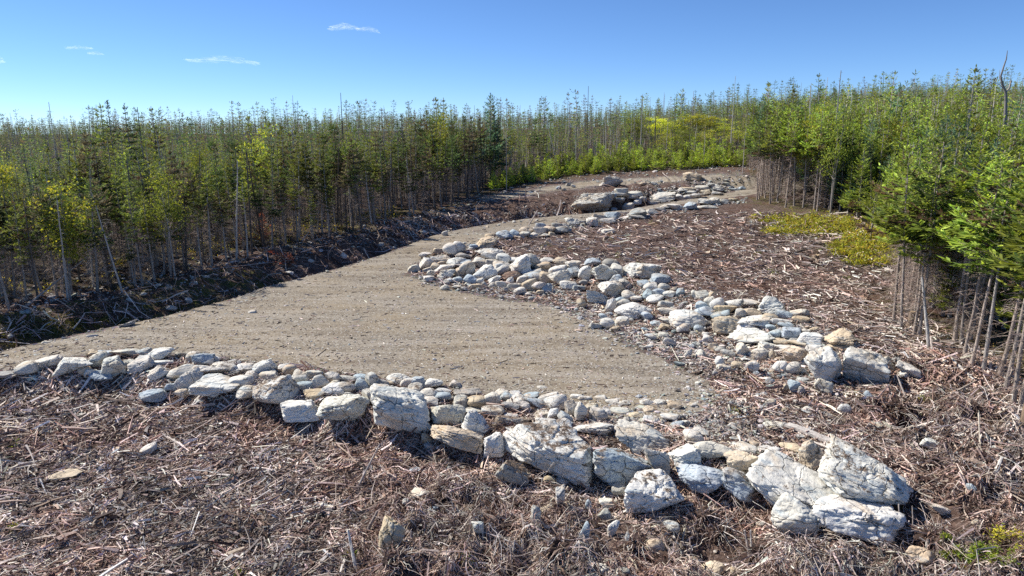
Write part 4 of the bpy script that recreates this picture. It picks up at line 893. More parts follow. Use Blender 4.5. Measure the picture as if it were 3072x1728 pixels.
# ------------------------------------------------------------------ single logs, sticks and roots: crop x1 y1 x2 y2 width tone
LOGS = {
'A': '20 570 95 640 14 p,0 362 200 272 7 g,1040 620 1055 755 14 p,1090 1030 1065 1130 20 g,550 832 720 842 13 p,510 1200 590 1090 13 w,420 1372 700 1182 12 g,610 1310 900 1235 20 p,950 1282 1100 1212 13 p,1270 530 1200 670 14 p,1250 605 1330 660 14 p,1000 1040 980 1230 8 p,1040 1392 1190 1290 14 g,700 1392 800 1424 20 g,560 1422 690 1332 14 p,850 557 1060 540 10 p,1060 550 1290 520 8 g,1770 802 2038 712 16 d,1480 755 1600 802 10 w,1420 692 1900 722 6 g,1270 1222 1360 1200 18 p,1980 1100 1965 1215 14 w,1640 870 1760 1050 6 p,1790 600 1840 532 12 p,1740 1070 1738 1140 15 w,810 1042 840 960 10 w,300 1100 30 1210 8 g,100 930 185 1010 10 p,120 1395 330 1290 7 g,1190 900 1430 850 7 d,740 780 930 800 8 g,1880 890 1930 970 10 w,130 400 155 500 6 p,280 390 470 330 6 d,640 480 860 400 6 g,1200 1290 1225 1420 9 p',
'B': '90 920 230 660 13 p,320 625 405 535 13 p,0 702 130 660 15 g,215 1060 140 1185 26 g,40 1175 90 1395 24 w,0 1412 75 1370 20 p,225 880 285 950 14 p,370 1165 540 1092 10 g,370 1152 550 1172 13 w,850 1195 970 1120 15 g,980 1150 1100 1235 14 d,1075 1075 1095 1215 19 p,610 1120 670 1180 8 p,1370 1210 1400 1290 14 g,1800 1345 1960 1405 21 g,1670 1277 1840 1302 16 g,1600 1102 1720 1095 13 g,850 810 970 740 8 w,880 730 880 850 10 g,1440 820 1480 875 12 w,765 900 800 840 17 d,1080 970 1180 1000 10 g,1575 1217 1700 1205 8 g,1240 920 1210 990 12 g,1310 1382 1380 1412 12 w,1640 500 1710 552 8 g,1010 1280 1030 1400 8 p,1190 1340 1200 1420 10 g,500 900 620 860 7 w,40 590 130 600 12 p',
'C': '245 1120 330 1190 10 p,370 1175 405 1260 19 p,405 1175 420 1240 14 w,1195 1045 1410 1212 19 d,1450 1087 1640 1050 10 g,860 1290 915 1255 17 w,1700 1050 2010 820 15 g,1850 1015 2038 1082 20 w,1740 1067 1890 1122 17 w,1855 870 1905 740 26 w,1920 715 1920 795 16 p,1470 762 1840 802 26 d,1540 592 1740 540 10 g,1790 760 1860 802 11 w,1290 2 1440 76 12 p,1480 20 1492 110 16 p,1290 1020 1310 1095 12 p,1370 1030 1390 1100 8 p,1690 630 1680 682 14 p,1860 460 1940 520 15 w,1720 590 1745 650 30 w,1940 572 2030 540 15 w,420 522 540 476 8 d,1040 527 1200 500 8 g,1280 250 1345 392 12 p,990 680 1150 640 8 g,1230 710 1180 790 18 g,1250 470 1290 510 9 w,1330 640 1420 610 9 p,1560 500 1600 560 10 p,1700 420 1840 370 8 p,1500 1200 1700 1208 7 g,1450 850 1520 820 9 p,1960 930 2038 900 9 g',
'E': '1320 532 1520 520 14 p,1440 560 1660 660 10 p,1700 680 1880 772 14 p,1360 702 1470 632 17 g,1560 585 1720 602 20 w,1270 370 1420 442 12 w,940 140 1060 110 12 g,1100 205 1000 240 10 g,1500 420 1600 400 9 p,1620 540 1760 470 9 g,1450 470 1700 430 7 p,540 300 620 290 10 p,620 320 740 330 9 w,1190 250 1280 320 8 p,2080 870 2230 1000 30 w,2020 880 2120 990 11 p,1880 880 1960 780 9 g,1720 730 1770 790 9 p,1030 1020 1140 1035 16 g,700 1290 850 1240 9 d,2060 990 2140 1040 12 w,2190 760 2280 930 10 p,1900 940 1990 850 10 p,1000 60 1190 100 9 g,1280 290 1310 340 16 p,850 220 960 205 9 g',
'F': '1130 850 1185 765 9 p,2490 760 2540 800 8 p,2380 820 2440 790 7 g,1700 1000 1790 1030 6 g,2250 1000 2262 950 5 w,1260 545 1290 580 8 w,1940 540 1975 570 6 p,2300 580 2400 560 6 d,1000 1000 1100 985 5 g,2030 900 2150 870 5 g',
'G': '100 1230 470 945 11 p,1150 1012 1490 968 8 p,170 1390 420 1230 5 g,30 1220 200 1080 9 g,800 1000 850 1180 6 p,0 1240 60 1300 10 g',
}
TONE = {'p': (.42, .36, .32), 'g': (.27, .22, .19), 'd': (.12, .085, .07), 'w': (.60, .56, .51)}
TWORD = {'p': 'pale', 'g': 'greyish', 'd': 'dark', 'w': 'bleached'}
items = []
def log_obj(name, A, B, rad, tone, curve=.03):
    n = 9; t = np.linspace(0, 1, n)[:, None]; A = np.array(A); B = np.array(B); L = np.linalg.norm(B - A)
    P = A * (1 - t) + B * t
    off = np.cumsum(rng.normal(0, curve * L / n, (n, 3)), 0); off -= off[0] * (1 - t) + off[-1] * t; P = P + off * np.array([1, 1, .4])
    rr = rad * np.linspace(1, .6, n) * (1 + rng.normal(0, .05, n)); rr[0] *= 1.12
    V, F, C = tubes(P[None], rr[None], 7, np.array([tone]))
    V += rng.normal(0, rad * .06, V.shape)
    parts = [(V, F, C)]
    # broken ends
    for e, k in ((0, 0), (n - 1, (n - 1) * 7)):
        ring = np.arange(7) + k; c = V[ring].mean(0) + (P[0] - P[1] if e == 0 else P[-1] - P[-2]) * .04
        for j in range(7):
            parts.append((np.array([V[ring[j]], V[ring[(j + 1) % 7]], c, c + 1e-4]), np.array([[0, 1, 2, 3]]), np.tile(np.clip(np.array([tone]) * 1.35, 0, .8), (4, 1))))
    # a few broken side stubs
    ns = int(rng.integers(0, 4)) if L > .8 else 0
    for _ in range(ns):
        k = int(rng.integers(1, n - 1)); d = rng.normal(size=3); d[2] = abs(d[2]); d /= np.linalg.norm(d)
        q = np.stack([P[k], P[k] + d * rad * 3, P[k] + d * rad * 6 + rng.normal(0, rad, 3)])
        a, b, c = tubes(q[None], np.array([[rad * .35, rad * .25, rad * .12]]), 4, np.array([tone])); parts.append((a, b, c))
    V, F, C, _m = merge(parts)
    base = P[0].copy(); V = V - base
    return link(name, make_mesh(name, V, F, C, [M_DEB], smooth=False), loc=tuple(base))
for cr, txt in LOGS.items():
    ox, oy, s = CR[cr]
    for row in txt.split(','):
        q = row.split(); x1, y1, x2, y2, w = [float(t) for t in q[:5]]
        U = ox + np.array([x1, x2]) / s; Vv = oy + np.array([y1, y2]) / s
        X, Y = hit(U, Vv, .08)
        fwd = float(np.mean(Y)) * CP + 9 * SP
        rad = max(w / s * fwd / FP * .5, .02)
        # long near-vertical sticks lean up instead of lying far into the distance
        A = [X[0], Y[0], T(X[0], Y[0]) + rad * .7]; B = [X[1], Y[1], T(X[1], Y[1]) + rad * .7]
        L = math.dist(A, B)
        vert = abs(Vv[1] - Vv[0]) / (abs(U[1] - U[0]) + 1)
        lean = (cr == 'G' and row.startswith('100')) or (vert > 1.6 and cr in 'BCE') or (cr == 'F' and row.startswith('1130'))
        if lean:
            lo = 0 if Vv[0] > Vv[1] else 1; hi = 1 - lo
            yb = float(Y[lo]); f2 = .35
            yy = yb + (float(Y[hi]) - yb) * f2
            a_, b_, c_ = ray(U[hi], Vv[hi]); t_ = yy / b_
            B = [float(a_ * t_), yy, CAMZ + float(c_ * t_)]; A = [float(X[lo]), yb, T(X[lo], yb) - .03]
            L = math.dist(A, B)
        nm = 'log' if w >= 16 and L > .5 else 'stick'
        o = log_obj(nm, A, B, rad, TONE[q[5]])
        ln = 'short' if L < .6 else 'long' if L > 1.7 else 'middling'
        tag(o, None, nm, 'logs and sticks lying in the slash'); 
        th = 'thick' if w >= 20 else 'thin' if w < 11 else 'stout'
        items.append((o, (float(U.mean()), float(Vv.mean())), f"{ln} {th} {TWORD[q[5]]} {nm}"))
LAND_LOG = LAND + [((2480, 770), 'yellow fern patch'), ((200, 1650), 'bottom-left corner of the slope'), ((350, 1320), 'middle of the left slope'), ((2960, 1560), 'yellow leafy sprigs'),
                   ((2750, 1050), 'leaning birch trunk'), ((1250, 620), 'dark ditch bank'), ((2740, 1240), 'dark hollow in the slash'), ((120, 1180), 'left end of the wall')]
autolabel(items, LAND_LOG)

# the sawn plank
def plank():
    A, B = (2048 + 622 / 1.99, 1000 + 545 / 1.99), (2048 + 952 / 1.99, 1000 + 668 / 1.99)
    X, Y = hit(np.array([A[0], B[0]]), np.array([A[1], B[1]]), .12)
    a = np.array([X[0], Y[0], T(X[0], Y[0]) + .14]); b = np.array([X[1], Y[1], T(X[1], Y[1]) + .16])
    d = (b - a) / np.linalg.norm(b - a); s = np.cross(d, [0, 0, 1]); s /= np.linalg.norm(s); up = np.cross(s, d)
    n = 10; V = []; 
    for i in range(n):
        c = a + (b - a) * i / (n - 1); w = .15 + .012 * math.sin(i * 2.1); h = .045 - .012 * (i < 1)
        e = up * (.02 * math.sin(i * .7))
        V += [c - s * w - up * h + e, c + s * w - up * h + e, c + s * w + up * h + e, c - s * w + up * h + e]
    F = [[4 * i + k, 4 * i + (k + 1) % 4, 4 * i + 4 + (k + 1) % 4, 4 * i + 4 + k] for i in range(n - 1) for k in range(4)] + [[3, 2, 1, 0], [4 * n - 4, 4 * n - 3, 4 * n - 2, 4 * n - 1]]
    o = link('plank', make_mesh('plank', np.array(V) - a, F, np.tile([.52, .48, .44], (4 * n, 1)), [M_DEB]), loc=tuple(a))
    tag(o, 'grey sawn plank lying in the slash beyond the end of the near wall', 'plank')
plank()
# two stumps
for (P, r_, h_, lab) in (((1950 + 1792 / 2.296, 700 + 645 / 2.296), .17, .75, 'brown splintered stump among the first bare trunks at the right'),
                         ((1950 + 1140 / 2.296, 700 + 185 / 2.296), .22, .35, 'dark low stump in the slash below the yellow fern patch'),
                         ((2048 + 2028 / 1.99, 1000 + 590 / 1.99), .15, 1.15, 'tall weathered stump at the right border of the clearing')):
    X, Y = hit(*P); X, Y = float(X), float(Y)
    n = 6; zz = np.linspace(-.1, h_, n); Pp = np.stack([X + zz * .05, Y + zz * 0, T(X, Y) + zz], 1)
    V, F, C = tubes(Pp[None], (r_ * np.array([1.5, 1.1, 1.0, .97, .95, .9]))[None], 10, np.array([(.26, .19, .13)]))
    top = V[-10:]; V[-10:, 2] += rng.uniform(-.06, .12, 10); c = top.mean(0)
    parts = [(V, F, C)] + [(np.array([V[-10 + j], V[-10 + (j + 1) % 10], c, c + 1e-4]), np.array([[0, 1, 2, 3]]), np.tile([.45, .33, .2], (4, 1))) for j in range(10)]
    for _ in range(5):
        a = rng.uniform(0, 6.28); q = np.array([[X, Y, T(X, Y) + .15], [X + math.cos(a) * r_ * 1.6, Y + math.sin(a) * r_ * 1.6, T(X, Y) + .05], [X + math.cos(a) * r_ * 3.2, Y + math.sin(a) * r_ * 3.2, T(X, Y) - .06]])
        parts.append(tubes(q[None], np.array([[r_ * .5, r_ * .35, r_ * .12]]), 5, np.array([(.2, .14, .1)])))
    V, F, C, _m = merge(parts)
    tag(link('stump', make_mesh('stump', V - Pp[0], F, C, [M_DEB]), loc=tuple(Pp[0])), lab, 'tree stump')
# ------------------------------------------------------------------ trees
BARK_GREY = (.34, .305, .27); BARK_DARK = (.12, .10, .085); BARK_PALE = (.45, .41, .37); DEADTW = (.34, .26, .22)

def conifer(seed, H, crown0, rad, per_m=13, tw=1.0, twn=1.0, green=((.055, .085, .022), (.085, .12, .03), (.035, .06, .02)), droop=.1, gap=.3, bark=BARK_GREY, dead=24,
            deadlen=.7, lean=.02, topt=False, tr=.0115, lod=0):
    """trunk, crown and dead lower branches of one spruce or fir, base at the origin"""
    r = np.random.default_rng(seed); global rng; keep_rng = rng; rng = r
    n = 9 if lod < 2 else 4; t = np.linspace(0, 1, n); off = np.cumsum(r.normal(0, lean * H / n * 1.3, (n, 2)), 0); off[0] = 0
    spine = np.stack([off[:, 0], off[:, 1], t * H], 1)
    rr = np.maximum(H * tr * (1 - t) ** .8 + .012, .012); rr[0] *= 1.35
    tV, tF, tC = tubes(spine[None], rr[None], 6 if lod == 0 else (4 if lod == 1 else 3), np.array([bark]))
    def sp(z): return np.stack([np.interp(z, spine[:, 2], spine[:, i]) for i in range(3)], -1)
    z0 = crown0 * H
    nb0 = int((H - z0) * per_m); wsp = r.uniform(.34, .44) * (H / 8.6) ** .6 * (1.0 if lod < 2 else 1.5); nw = max(int((H - z0) / wsp), 3)
    per = max(int(round(nb0 / nw)), 3)
    zb = np.repeat(z0 + (H - z0) * (np.arange(nw) + .3) / nw, per); nb = len(zb); zb = zb + r.normal(0, .045, nb); zb = np.clip(zb, z0 * .9, H - .08)
    f = (zb - z0) / (H - z0)
    az = np.tile(np.arange(per) * 6.283 / per, nw) + np.repeat(r.uniform(0, 6.28, nw), per) + r.normal(0, .25, nb)
    # lopsided crown: some sides and heights are thin
    lump = 1 + gap * np.sin(az * 1 + r.uniform(0, 6)) * .5 + gap * np.sin(zb * r.uniform(1.5, 3) + r.uniform(0, 6)) * .9
    prof = np.minimum((1 - f) ** .75 + .05, (f * 5 + .35)) if not topt else np.clip(.25 + .65 * np.sin(np.clip((f - .0) * 3.2, 0, 3.14)) ** 1, 0, 1) * .9 + .12 * (f > .8)
    L = np.maximum(rad * prof * r.uniform(.55, 1.15, nb) * lump.clip(.25, 1.5), .12)
    el = .55 * f ** 1.5 + r.normal(0, .12, nb) - droop * (1 - f)
    K5 = 5 if lod == 0 else 3; s = np.linspace(0, 1, K5)
    dirh = np.stack([np.cos(az), np.sin(az), np.zeros(nb)], 1)
    B = sp(zb)[:, None] + dirh[:, None] * (L[:, None] * s * np.cos(el)[:, None])[:, :, None]
    B[:, :, 2] += L[:, None] * (np.sin(el)[:, None] * s - .22 * s * (1 - s) * 1.2 + .16 * s ** 3)
    pw = []
    if lod < 2:
        bV, bF, bC = tubes(B, np.maximum(.016 * (1 - .75 * s)[None] * (L / max(rad, .3))[:, None].clip(.4, 1.3), .004), 3, np.tile(np.array(bark) * .8, (nb, 1)))
        pw.append((bV, bF, bC, 1))
    # shoots along each branch
    step = (.075 if lod == 0 else .125 if lod == 1 else .30) / twn
    cnt = np.maximum((L / step).astype(int), 3); idx = np.repeat(np.arange(nb), cnt)
    ss = np.concatenate([(np.arange(c) + .6) / c for c in cnt]) * .93 + .07; ss = np.clip(ss + r.normal(0, .02, len(ss)), .03, 1)
    m = len(idx); k = np.minimum((ss * (K5 - 1)).astype(int), K5 - 2); fr = ss * (K5 - 1) - k
    base = B[idx, k] * (1 - fr)[:, None] + B[idx, k + 1] * fr[:, None]
    tang = B[idx, k + 1] - B[idx, k]; tang /= np.linalg.norm(tang, axis=1, keepdims=True) + 1e-9
    side = np.cross(tang, [0, 0, 1]); side /= np.linalg.norm(side, axis=1, keepdims=True) + 1e-9
    sg = np.where(r.random(m) < .5, 1, -1.)[:, None]; sw = r.uniform(.55, 1.15, (m, 1))
    d = tang * (.55 + .6 * ss[:, None]) + side * sg * sw + np.array([0, 0, 1]) * r.normal(-.05, .13, (m, 1))
    l = (.44 * L[idx] * (1 - .8 * ss) * (.35 + .65 * np.minimum(ss * 4, 1)) + .15) * r.uniform(.7, 1.2, m) * tw
    w = (.055 + .13 * l) * r.uniform(.8, 1.25, m) * (1.0 if lod == 0 else 1.4 if lod == 1 else 1.9)
    if lod == 2: l = l * 1.45
    nrm = np.array([0, 0, 1.]) + r.normal(0, .30, (m, 3))
    G = np.array(green); wv = r.random(m); inner = np.clip(1.0 - ss, 0, 1)
    bmix = r.random(nb)[idx]
    c = G[0] * (1 - bmix)[:, None] + G[1] * bmix[:, None]
    c = np.where((wv < .18)[:, None], G[2], c)
    c = c * r.uniform(.8, 1.2, (m, 1)) * r.uniform(.7, 1.3, nb)[idx][:, None]; c = c * (1 + .45 * (ss[:, None] > .75))
    brown = (r.random(nb) < .10)[idx]; c[brown] = np.array([.13, .085, .045]) * r.uniform(.8, 1.2, (brown.sum(), 1))
    P = [sprays(base, d, nrm, l, w, c)]
    if lod == 0:
        d2 = d + side * sg * .3 + r.normal(0, .25, (m, 3)); n2 = side + r.normal(0, .4, (m, 3))
        hf = r.random(m) < .5
        P.append(sprays((base + d / (np.linalg.norm(d, axis=1, keepdims=True)) * l[:, None] * .3)[hf], d2[hf], n2[hf], l[hf] * .6, w[hf] * .8, (c * r.uniform(.8, 1.3, (m, 1)))[hf]))
    # leader
    nl = 14 if lod < 2 else 5; zl = H - r.random(nl) * .55 * min(1, H / 5); bl = sp(zl)
    dl = r.normal(0, .6, (nl, 3)); dl[:, 2] = np.abs(dl[:, 2]) + .8
    P.append(sprays(bl, dl, r.normal(size=(nl, 3)), r.uniform(.15, .32, nl), np.full(nl, .07 if lod < 2 else .12), np.tile(G[0], (nl, 1))))
    V, F, C, M = merge([p + (0,) for p in P] + pw)
    crown = (V, F, C, M)
    # dead twigs below the crown
    dd = None
    if dead and lod < 2:
        nd_ = dead; zd = r.uniform(.06 * H, max(z0 + .12 * H, .3 * H), nd_); ad = r.uniform(0, 6.28, nd_); Ld = deadlen * r.uniform(.3, 1.25, nd_)
        s4 = np.linspace(0, 1, 4); dh = np.stack([np.cos(ad), np.sin(ad), np.zeros(nd_)], 1); sdv = np.stack([-np.sin(ad), np.cos(ad), np.zeros(nd_)], 1)
        cur = r.normal(0, .18, nd_)
        Q = sp(zd)[:, None] + dh[:, None] * (Ld[:, None] * s4)[:, :, None] + sdv[:, None] * (cur[:, None] * Ld[:, None] * s4 ** 2)[:, :, None]
        Q[:, :, 2] += (r.normal(-.12, .25, nd_) * Ld)[:, None] * s4 - .15 * Ld[:, None] * s4 ** 2
        q1 = tubes(Q, .011 * (1 - .6 * s4)[None] * r.uniform(.6, 1.2, (nd_, 1)), 3, palette(nd_, [DEADTW, (.46, .38, .33), (.20, .15, .12)], [3, 2, 2]))
        ns = nd_ * 6; bi = r.integers(0, nd_, ns); st = r.uniform(.2, .95, ns); kq = np.minimum((st * 3).astype(int), 2); fq = st * 3 - kq
        b0 = Q[bi, kq] * (1 - fq)[:, None] + Q[bi, kq + 1] * fq[:, None]
        dq = dh[bi] * .7 + sdv[bi] * np.where(r.random(ns) < .5, 1, -1)[:, None] * r.uniform(.4, 1, (ns, 1)) + np.stack([np.zeros(ns), np.zeros(ns), r.normal(-.15, .3, ns)], 1)
        lq = Ld[bi] * r.uniform(.2, .55, ns)
        Q2 = np.stack([b0, b0 + dq * lq[:, None] * .5, b0 + dq * lq[:, None] + np.array([0, 0, -.05])], 1)
        q2 = tubes(Q2, np.tile([.006, .005, .003], (ns, 1)), 3, palette(ns, [DEADTW, (.46, .38, .33), (.20, .15, .12)], [3, 2, 2]))
        dd = merge([q1, q2])
    rng = keep_rng
    return (tV, tF, tC), crown, dd

def broadleaf(seed, H, rad, crown0=.35, nleaf=2600, cols=((.16, .17, .02), (.24, .21, .03), (.09, .12, .02)), ls=.13, bark=BARK_GREY, lod=0, stems=3):
    r = np.random.default_rng(seed); global rng; kr = rng; rng = r
    parts = []; tips = []
    for st in range(stems):
        n = 6; t = np.linspace(0, 1, n); a = r.uniform(0, 6.28); sp = rad * .35 * (st > 0) * r.uniform(.4, 1)
        P = np.stack([math.cos(a) * sp * t ** 1.3, math.sin(a) * sp * t ** 1.3, t * H * r.uniform(.75, .95)], 1); P[1:, :2] += np.cumsum(r.normal(0, .03 * H / n, (n - 1, 2)), 0)
        parts.append(tubes(P[None], (np.maximum(.011 * H * (1 - t * .8), .012))[None], 5, np.array([bark])))
        for b in range(9):
            k = r.uniform(crown0, .98); p0 = np.array([np.interp(k, t, P[:, i]) for i in range(3)]); a2 = r.uniform(0, 6.28); L = rad * r.uniform(.4, 1) * (1.1 - .6 * k)
            p2 = p0 + np.array([math.cos(a2) * L, math.sin(a2) * L, L * r.uniform(.3, .9)]); p1 = (p0 + p2) / 2 + r.normal(0, .08 * L, 3)
            parts.append(tubes(np.array([[p0, p1, p2]]), np.array([[.018, .012, .006]]) * H / 5, 3, np.array([bark]))); tips += [p1, p2, (p1 + p2) / 2]
        tips.append(P[-1])
    tips = np.array(tips)
    nc = len(tips); m = nleaf; ci = r.integers(0, nc, m)
    cr_ = r.uniform(.12, .30, nc) * rad
    off = r.normal(size=(m, 3)); off /= np.linalg.norm(off, axis=1, keepdims=True); off *= (r.random((m, 1)) ** .45) * cr_[ci][:, None] * np.array([1.35, 1.35, .7])
    base = tips[ci] + off
    d = off / (np.linalg.norm(off, axis=1, keepdims=True) + 1e-6) + r.normal(0, .6, (m, 3)); d[:, 2] -= .2
    c = np.array(cols)[r.integers(0, 3, m)] * r.uniform(.7, 1.3, (m, 1)) * r.uniform(.8, 1.2, (nc, 1))[ci]
    V, F, C = sprays(base, d, np.array([0, 0, 1.]) + r.normal(0, .7, (m, 3)), ls * r.uniform(.7, 1.3, m), ls * .62 * r.uniform(.7, 1.3, m), c)
    rng = kr
    tr_ = merge(parts)
    return tr_[:3], (V, F, C, np.zeros(len(F), int)), None

def snag(seed, H, r0, pale=True, bend=.02, branch=26, twiggy=.45):
    r = np.random.default_rng(seed); global rng; kr = rng; rng = r
    n = 10; t = np.linspace(0, 1, n); off = np.cumsum(r.normal(0, bend * H / n, (n, 2)), 0); off[0] = 0
    P = np.stack([off[:, 0], off[:, 1], t * H], 1); col = np.array([BARK_PALE if pale else BARK_DARK])
    tV = tubes(P[None], (np.maximum(r0 * (1 - .72 * t), .012))[None], 6, col)
    nb = branch; z = r.uniform(.2, 1, nb) * H; a = r.uniform(0, 6.28, nb); L = twiggy * r.uniform(.2, 1.2, nb) * (1.2 - .7 * z / H)
    b0 = np.stack([np.interp(z, P[:, 2], P[:, i]) for i in range(3)], -1); s = np.linspace(0, 1, 3)
    Q = b0[:, None] + np.stack([np.cos(a), np.sin(a), r.normal(.0, .3, nb)], 1)[:, None] * (L[:, None] * s)[:, :, None]; Q[:, 2, 2] -= .12 * L
    br = tubes(Q, np.tile([.016, .011, .006], (nb, 1)) * max(r0 / .09, .8), 3, np.tile(col * .85, (nb, 1)))
    rng = kr
    return tV, None, br + (None,) if False else br

def tree_protos(arr, name):
    """-> meshes for trunk, crown, dead branches"""
    t, c, d = arr
    out_ = [('trunk', make_mesh(name + '_trunk', t[0], t[1], t[2], [M_BARK], smooth=True))]
    if c is not None: out_.append(('crown', make_mesh(name + '_crown', c[0], c[1], c[2], [M_NEEDLE if 'leaf' not in name else M_LEAF, M_BARK], mi=c[3])))
    if d is not None: out_.append(('dead_branches', make_mesh(name + '_dead', d[0], d[1], d[2], [M_BARK])))
    return out_
def plant(name, proto, x, y, rz, s, label, cat, group, sz=None, lean=(0, 0), dz=-.08):
    e = bpy.data.objects.new(name, None); COL.objects.link(e); e.empty_display_size = .2
    e.location = (x, y, T(x, y) + dz); e.rotation_euler = (lean[0], lean[1], rz); e.scale = (s, s, sz or s)
    tag(e, label, cat, group)
    for nm, me in proto: link(nm, me, parent=e)
    return e
def height_to(v, x, y, u=UC):
    _, b, c = ray(u, v); return CAMZ + y * c / b - T(x, y)

OLIVE = ((.135, .165, .026), (.215, .24, .03), (.065, .09, .022))
DARKG = ((.075, .115, .032), (.11, .155, .036), (.045, .07, .026))
BRIGHT = ((.20, .27, .036), (.30, .36, .045), (.12, .18, .03))
BLUEG = ((.075, .135, .075), (.11, .175, .095), (.05, .10, .055))
BROWNG = ((.13, .115, .06), (.17, .15, .07), (.10, .075, .05))
YELLG = ((.26, .34, .035), (.35, .40, .04), (.15, .23, .03))
# kinds of tree, each with several shapes
SPR = [tree_protos(conifer(900 + i, 8.6, [.44, .50, .36, .55, .40, .50, .34, .52][i], [1.1, 1.2, .95, .85, 1.2, .9, 1.1, 1.05][i], per_m=20, droop=.28, twn=1.25, green=[OLIVE, DARKG, DARKG, OLIVE, DARKG, BROWNG, OLIVE, OLIVE][i],
       gap=.6, dead=95, deadlen=.9, lean=.022, topt=(i in (1, 3, 5)), bark=[BARK_GREY, BARK_DARK, BARK_GREY, BARK_PALE][i % 4]), 'spruce%d' % i) for i in range(8)]
FIR = [tree_protos(conifer(950 + i, 8.6, [.10, .14, .08, .22, .12, .10][i], [1.65, 1.85, 1.5, 1.6, 1.9, 1.6][i], per_m=17, green=[BRIGHT, BRIGHT, OLIVE, BRIGHT, BLUEG, BRIGHT][i],
       gap=.35, dead=24, deadlen=.7, lean=.012, droop=.05, twn=1.0, tw=1.12), 'fir%d' % i) for i in range(6)]
LEGGY = [tree_protos(conifer(980 + i, 8.8, [.46, .52, .42, .49][i], [1.7, 1.55, 1.85, 1.6][i], per_m=17, green=[BRIGHT, BRIGHT, DARKG, BRIGHT][i], gap=.35, dead=150, deadlen=1.1, lean=.016, tr=.0075,
         bark=[(.42, .35, .29), BARK_PALE, (.38, .31, .26), (.42, .35, .29)][i], tw=1.12), 'leggy%d' % i) for i in range(4)]
CLEAN = [tree_protos(conifer(990 + i, 8.8, [.48, .53, .45, .50][i], [1.7, 1.55, 1.85, 1.6][i], per_m=17, green=[BRIGHT, BRIGHT, BRIGHT, DARKG][i], gap=.35, dead=60, deadlen=.7, lean=.016, tr=.0076, bark=[(.38, .31, .26), (.42, .36, .31), (.34, .28, .235), (.40, .33, .28)][i], tw=1.12), 'clean%d' % i) for i in range(4)]
HIGH = [tree_protos(conifer(995 + i, 9.4, [.60, .64, .57, .62][i], [1.6, 1.45, 1.7, 1.5][i], per_m=18, green=[BRIGHT, OLIVE, BRIGHT, DARKG][i], gap=.3, dead=120, deadlen=.8, lean=.01, tr=.0085, bark=[(.48, .41, .35), (.42, .35, .29), (.5, .43, .37), (.40, .33, .28)][i], tw=1.12), 'high%d' % i) for i in range(4)]
YOUNG = [tree_protos(conifer(1000 + i, 3.0, .04, [1.15, 1.3, 1.05, 1.2][i], per_m=26, green=[YELLG, BRIGHT, YELLG, YELLG][i], gap=.3, dead=0, lean=.01, droop=-.05), 'young%d' % i) for i in range(4)]
DEADT = [tree_protos(snag(1020 + i, 7.5, .085, pale=(i % 2 == 0), branch=[50, 22, 60, 12][i], twiggy=[.7, .4, .9, .3][i]), 'snag%d' % i) for i in range(4)]
MAPLE = [tree_protos(broadleaf(1040 + i, 5.5, [1.9, 2.3, 1.6][i], cols=[((.30, .33, .03), (.42, .40, .04), (.16, .21, .03)), ((.20, .25, .03), (.28, .31, .04), (.12, .17, .03)), ((.46, .46, .04), (.50, .48, .045), (.26, .32, .04))][i]), 'leaf_tree%d' % i) for i in range(3)]

# --- hand placed trees along the right edge: photo pixel of the base, pixel row of the top, kind, lean
cx5 = lambda x: 1950 + x / 2.296
cy5 = lambda y: 700 + y / 2.296
RT = [(1680, 612, 'L', .02, 'first bare trunk of the right edge, standing alone over the slash'), (1732, 668, 'L', .06, 'second bare trunk of the right edge, leaning right'),
      (1818, 700, 'L', .02, 'thin third trunk of the right edge behind the brown stump'), (1852, 706, 'L', .04, 'dark straight trunk beside the leaning birch'),
      (2100, 748, 'L', 0, 'shaded trunk right of the leaning birch'), (2145, 762, 'L', .02, 'trunk paired with the shaded one right of the birch'),
      (2165, 850, 'L', .03, 'slim trunk before the shaded pair'), (2212, 912, 'L', .05, 'stout curved trunk left of the tall topless snag'),
      (2405, 992, 'L', .06, 'leaning trunk right of the tall topless snag'), (2452, 1062, 'L', .03, 'left trunk of the twin pair by the picture edge'),
      (2500, 1185, 'L', .0, 'right trunk of the twin pair by the picture edge'), (2548, 1195, 'L', .03, 'last slim trunk at the picture edge')]
for k, (a, b, kd, ln, lab) in enumerate(RT):
    x, y = hit(cx5(a), cy5(b)); x, y = float(x), float(y)
    vt = [425, 470, 500, 400, 380, 440, 470, 500, 400, 430, 470, 420][k]
    H = height_to(vt, x, y, cx5(a))
    plant('fir_tree', CLEAN[k % 4], x, y, rng.uniform(0, 6.28), H / 8.8, lab, 'tree', 'trees of the right edge', lean=(0, ln))
# topless snag, curved and broken skyline snags
def lone_snag(u, v0, v1, r0, lab, depth=None, seed=1, bend=.01, branch=4, pale=True, twig=.25):
    if depth is None: x, y = hit(u, v0); x, y = float(x), float(y)
    else: y = depth; x = (u - UC) / FP * (y * CP + (CAMZ - 3) * SP)
    for _ in range(3):
        H = height_to(v1, x, y, u)
        if depth is not None: fw = y * CP - (T(x, y) + H - CAMZ) * SP; x = (u - UC) / FP * fw
    sn = snag(seed, H, r0, pale, bend, branch, twig); sn = merge([sn[0], sn[2]])[:3]
    pr = tree_protos((sn, None, None), 'snag_single')
    e = plant('dead_tree', pr, x, y, 0, 1, lab, 'dead tree', None); return e
lone_snag(cx5(2297), cy5(940), cy5(-30), .10, 'tall grey topless snag standing clear of the trees at the right', seed=61, bend=.006, branch=6)
lone_snag(857 * K, 0, 232 * K, .14, 'thick black spar of a dead trunk breaking the skyline over the left woods', depth=125, seed=62, bend=.003, branch=6, pale=False)
lone_snag(1480 * K, 0, 215 * K, .11, 'bare dark spar rising over the skyline in the middle', depth=120, seed=63, bend=.003, branch=3, pale=False)
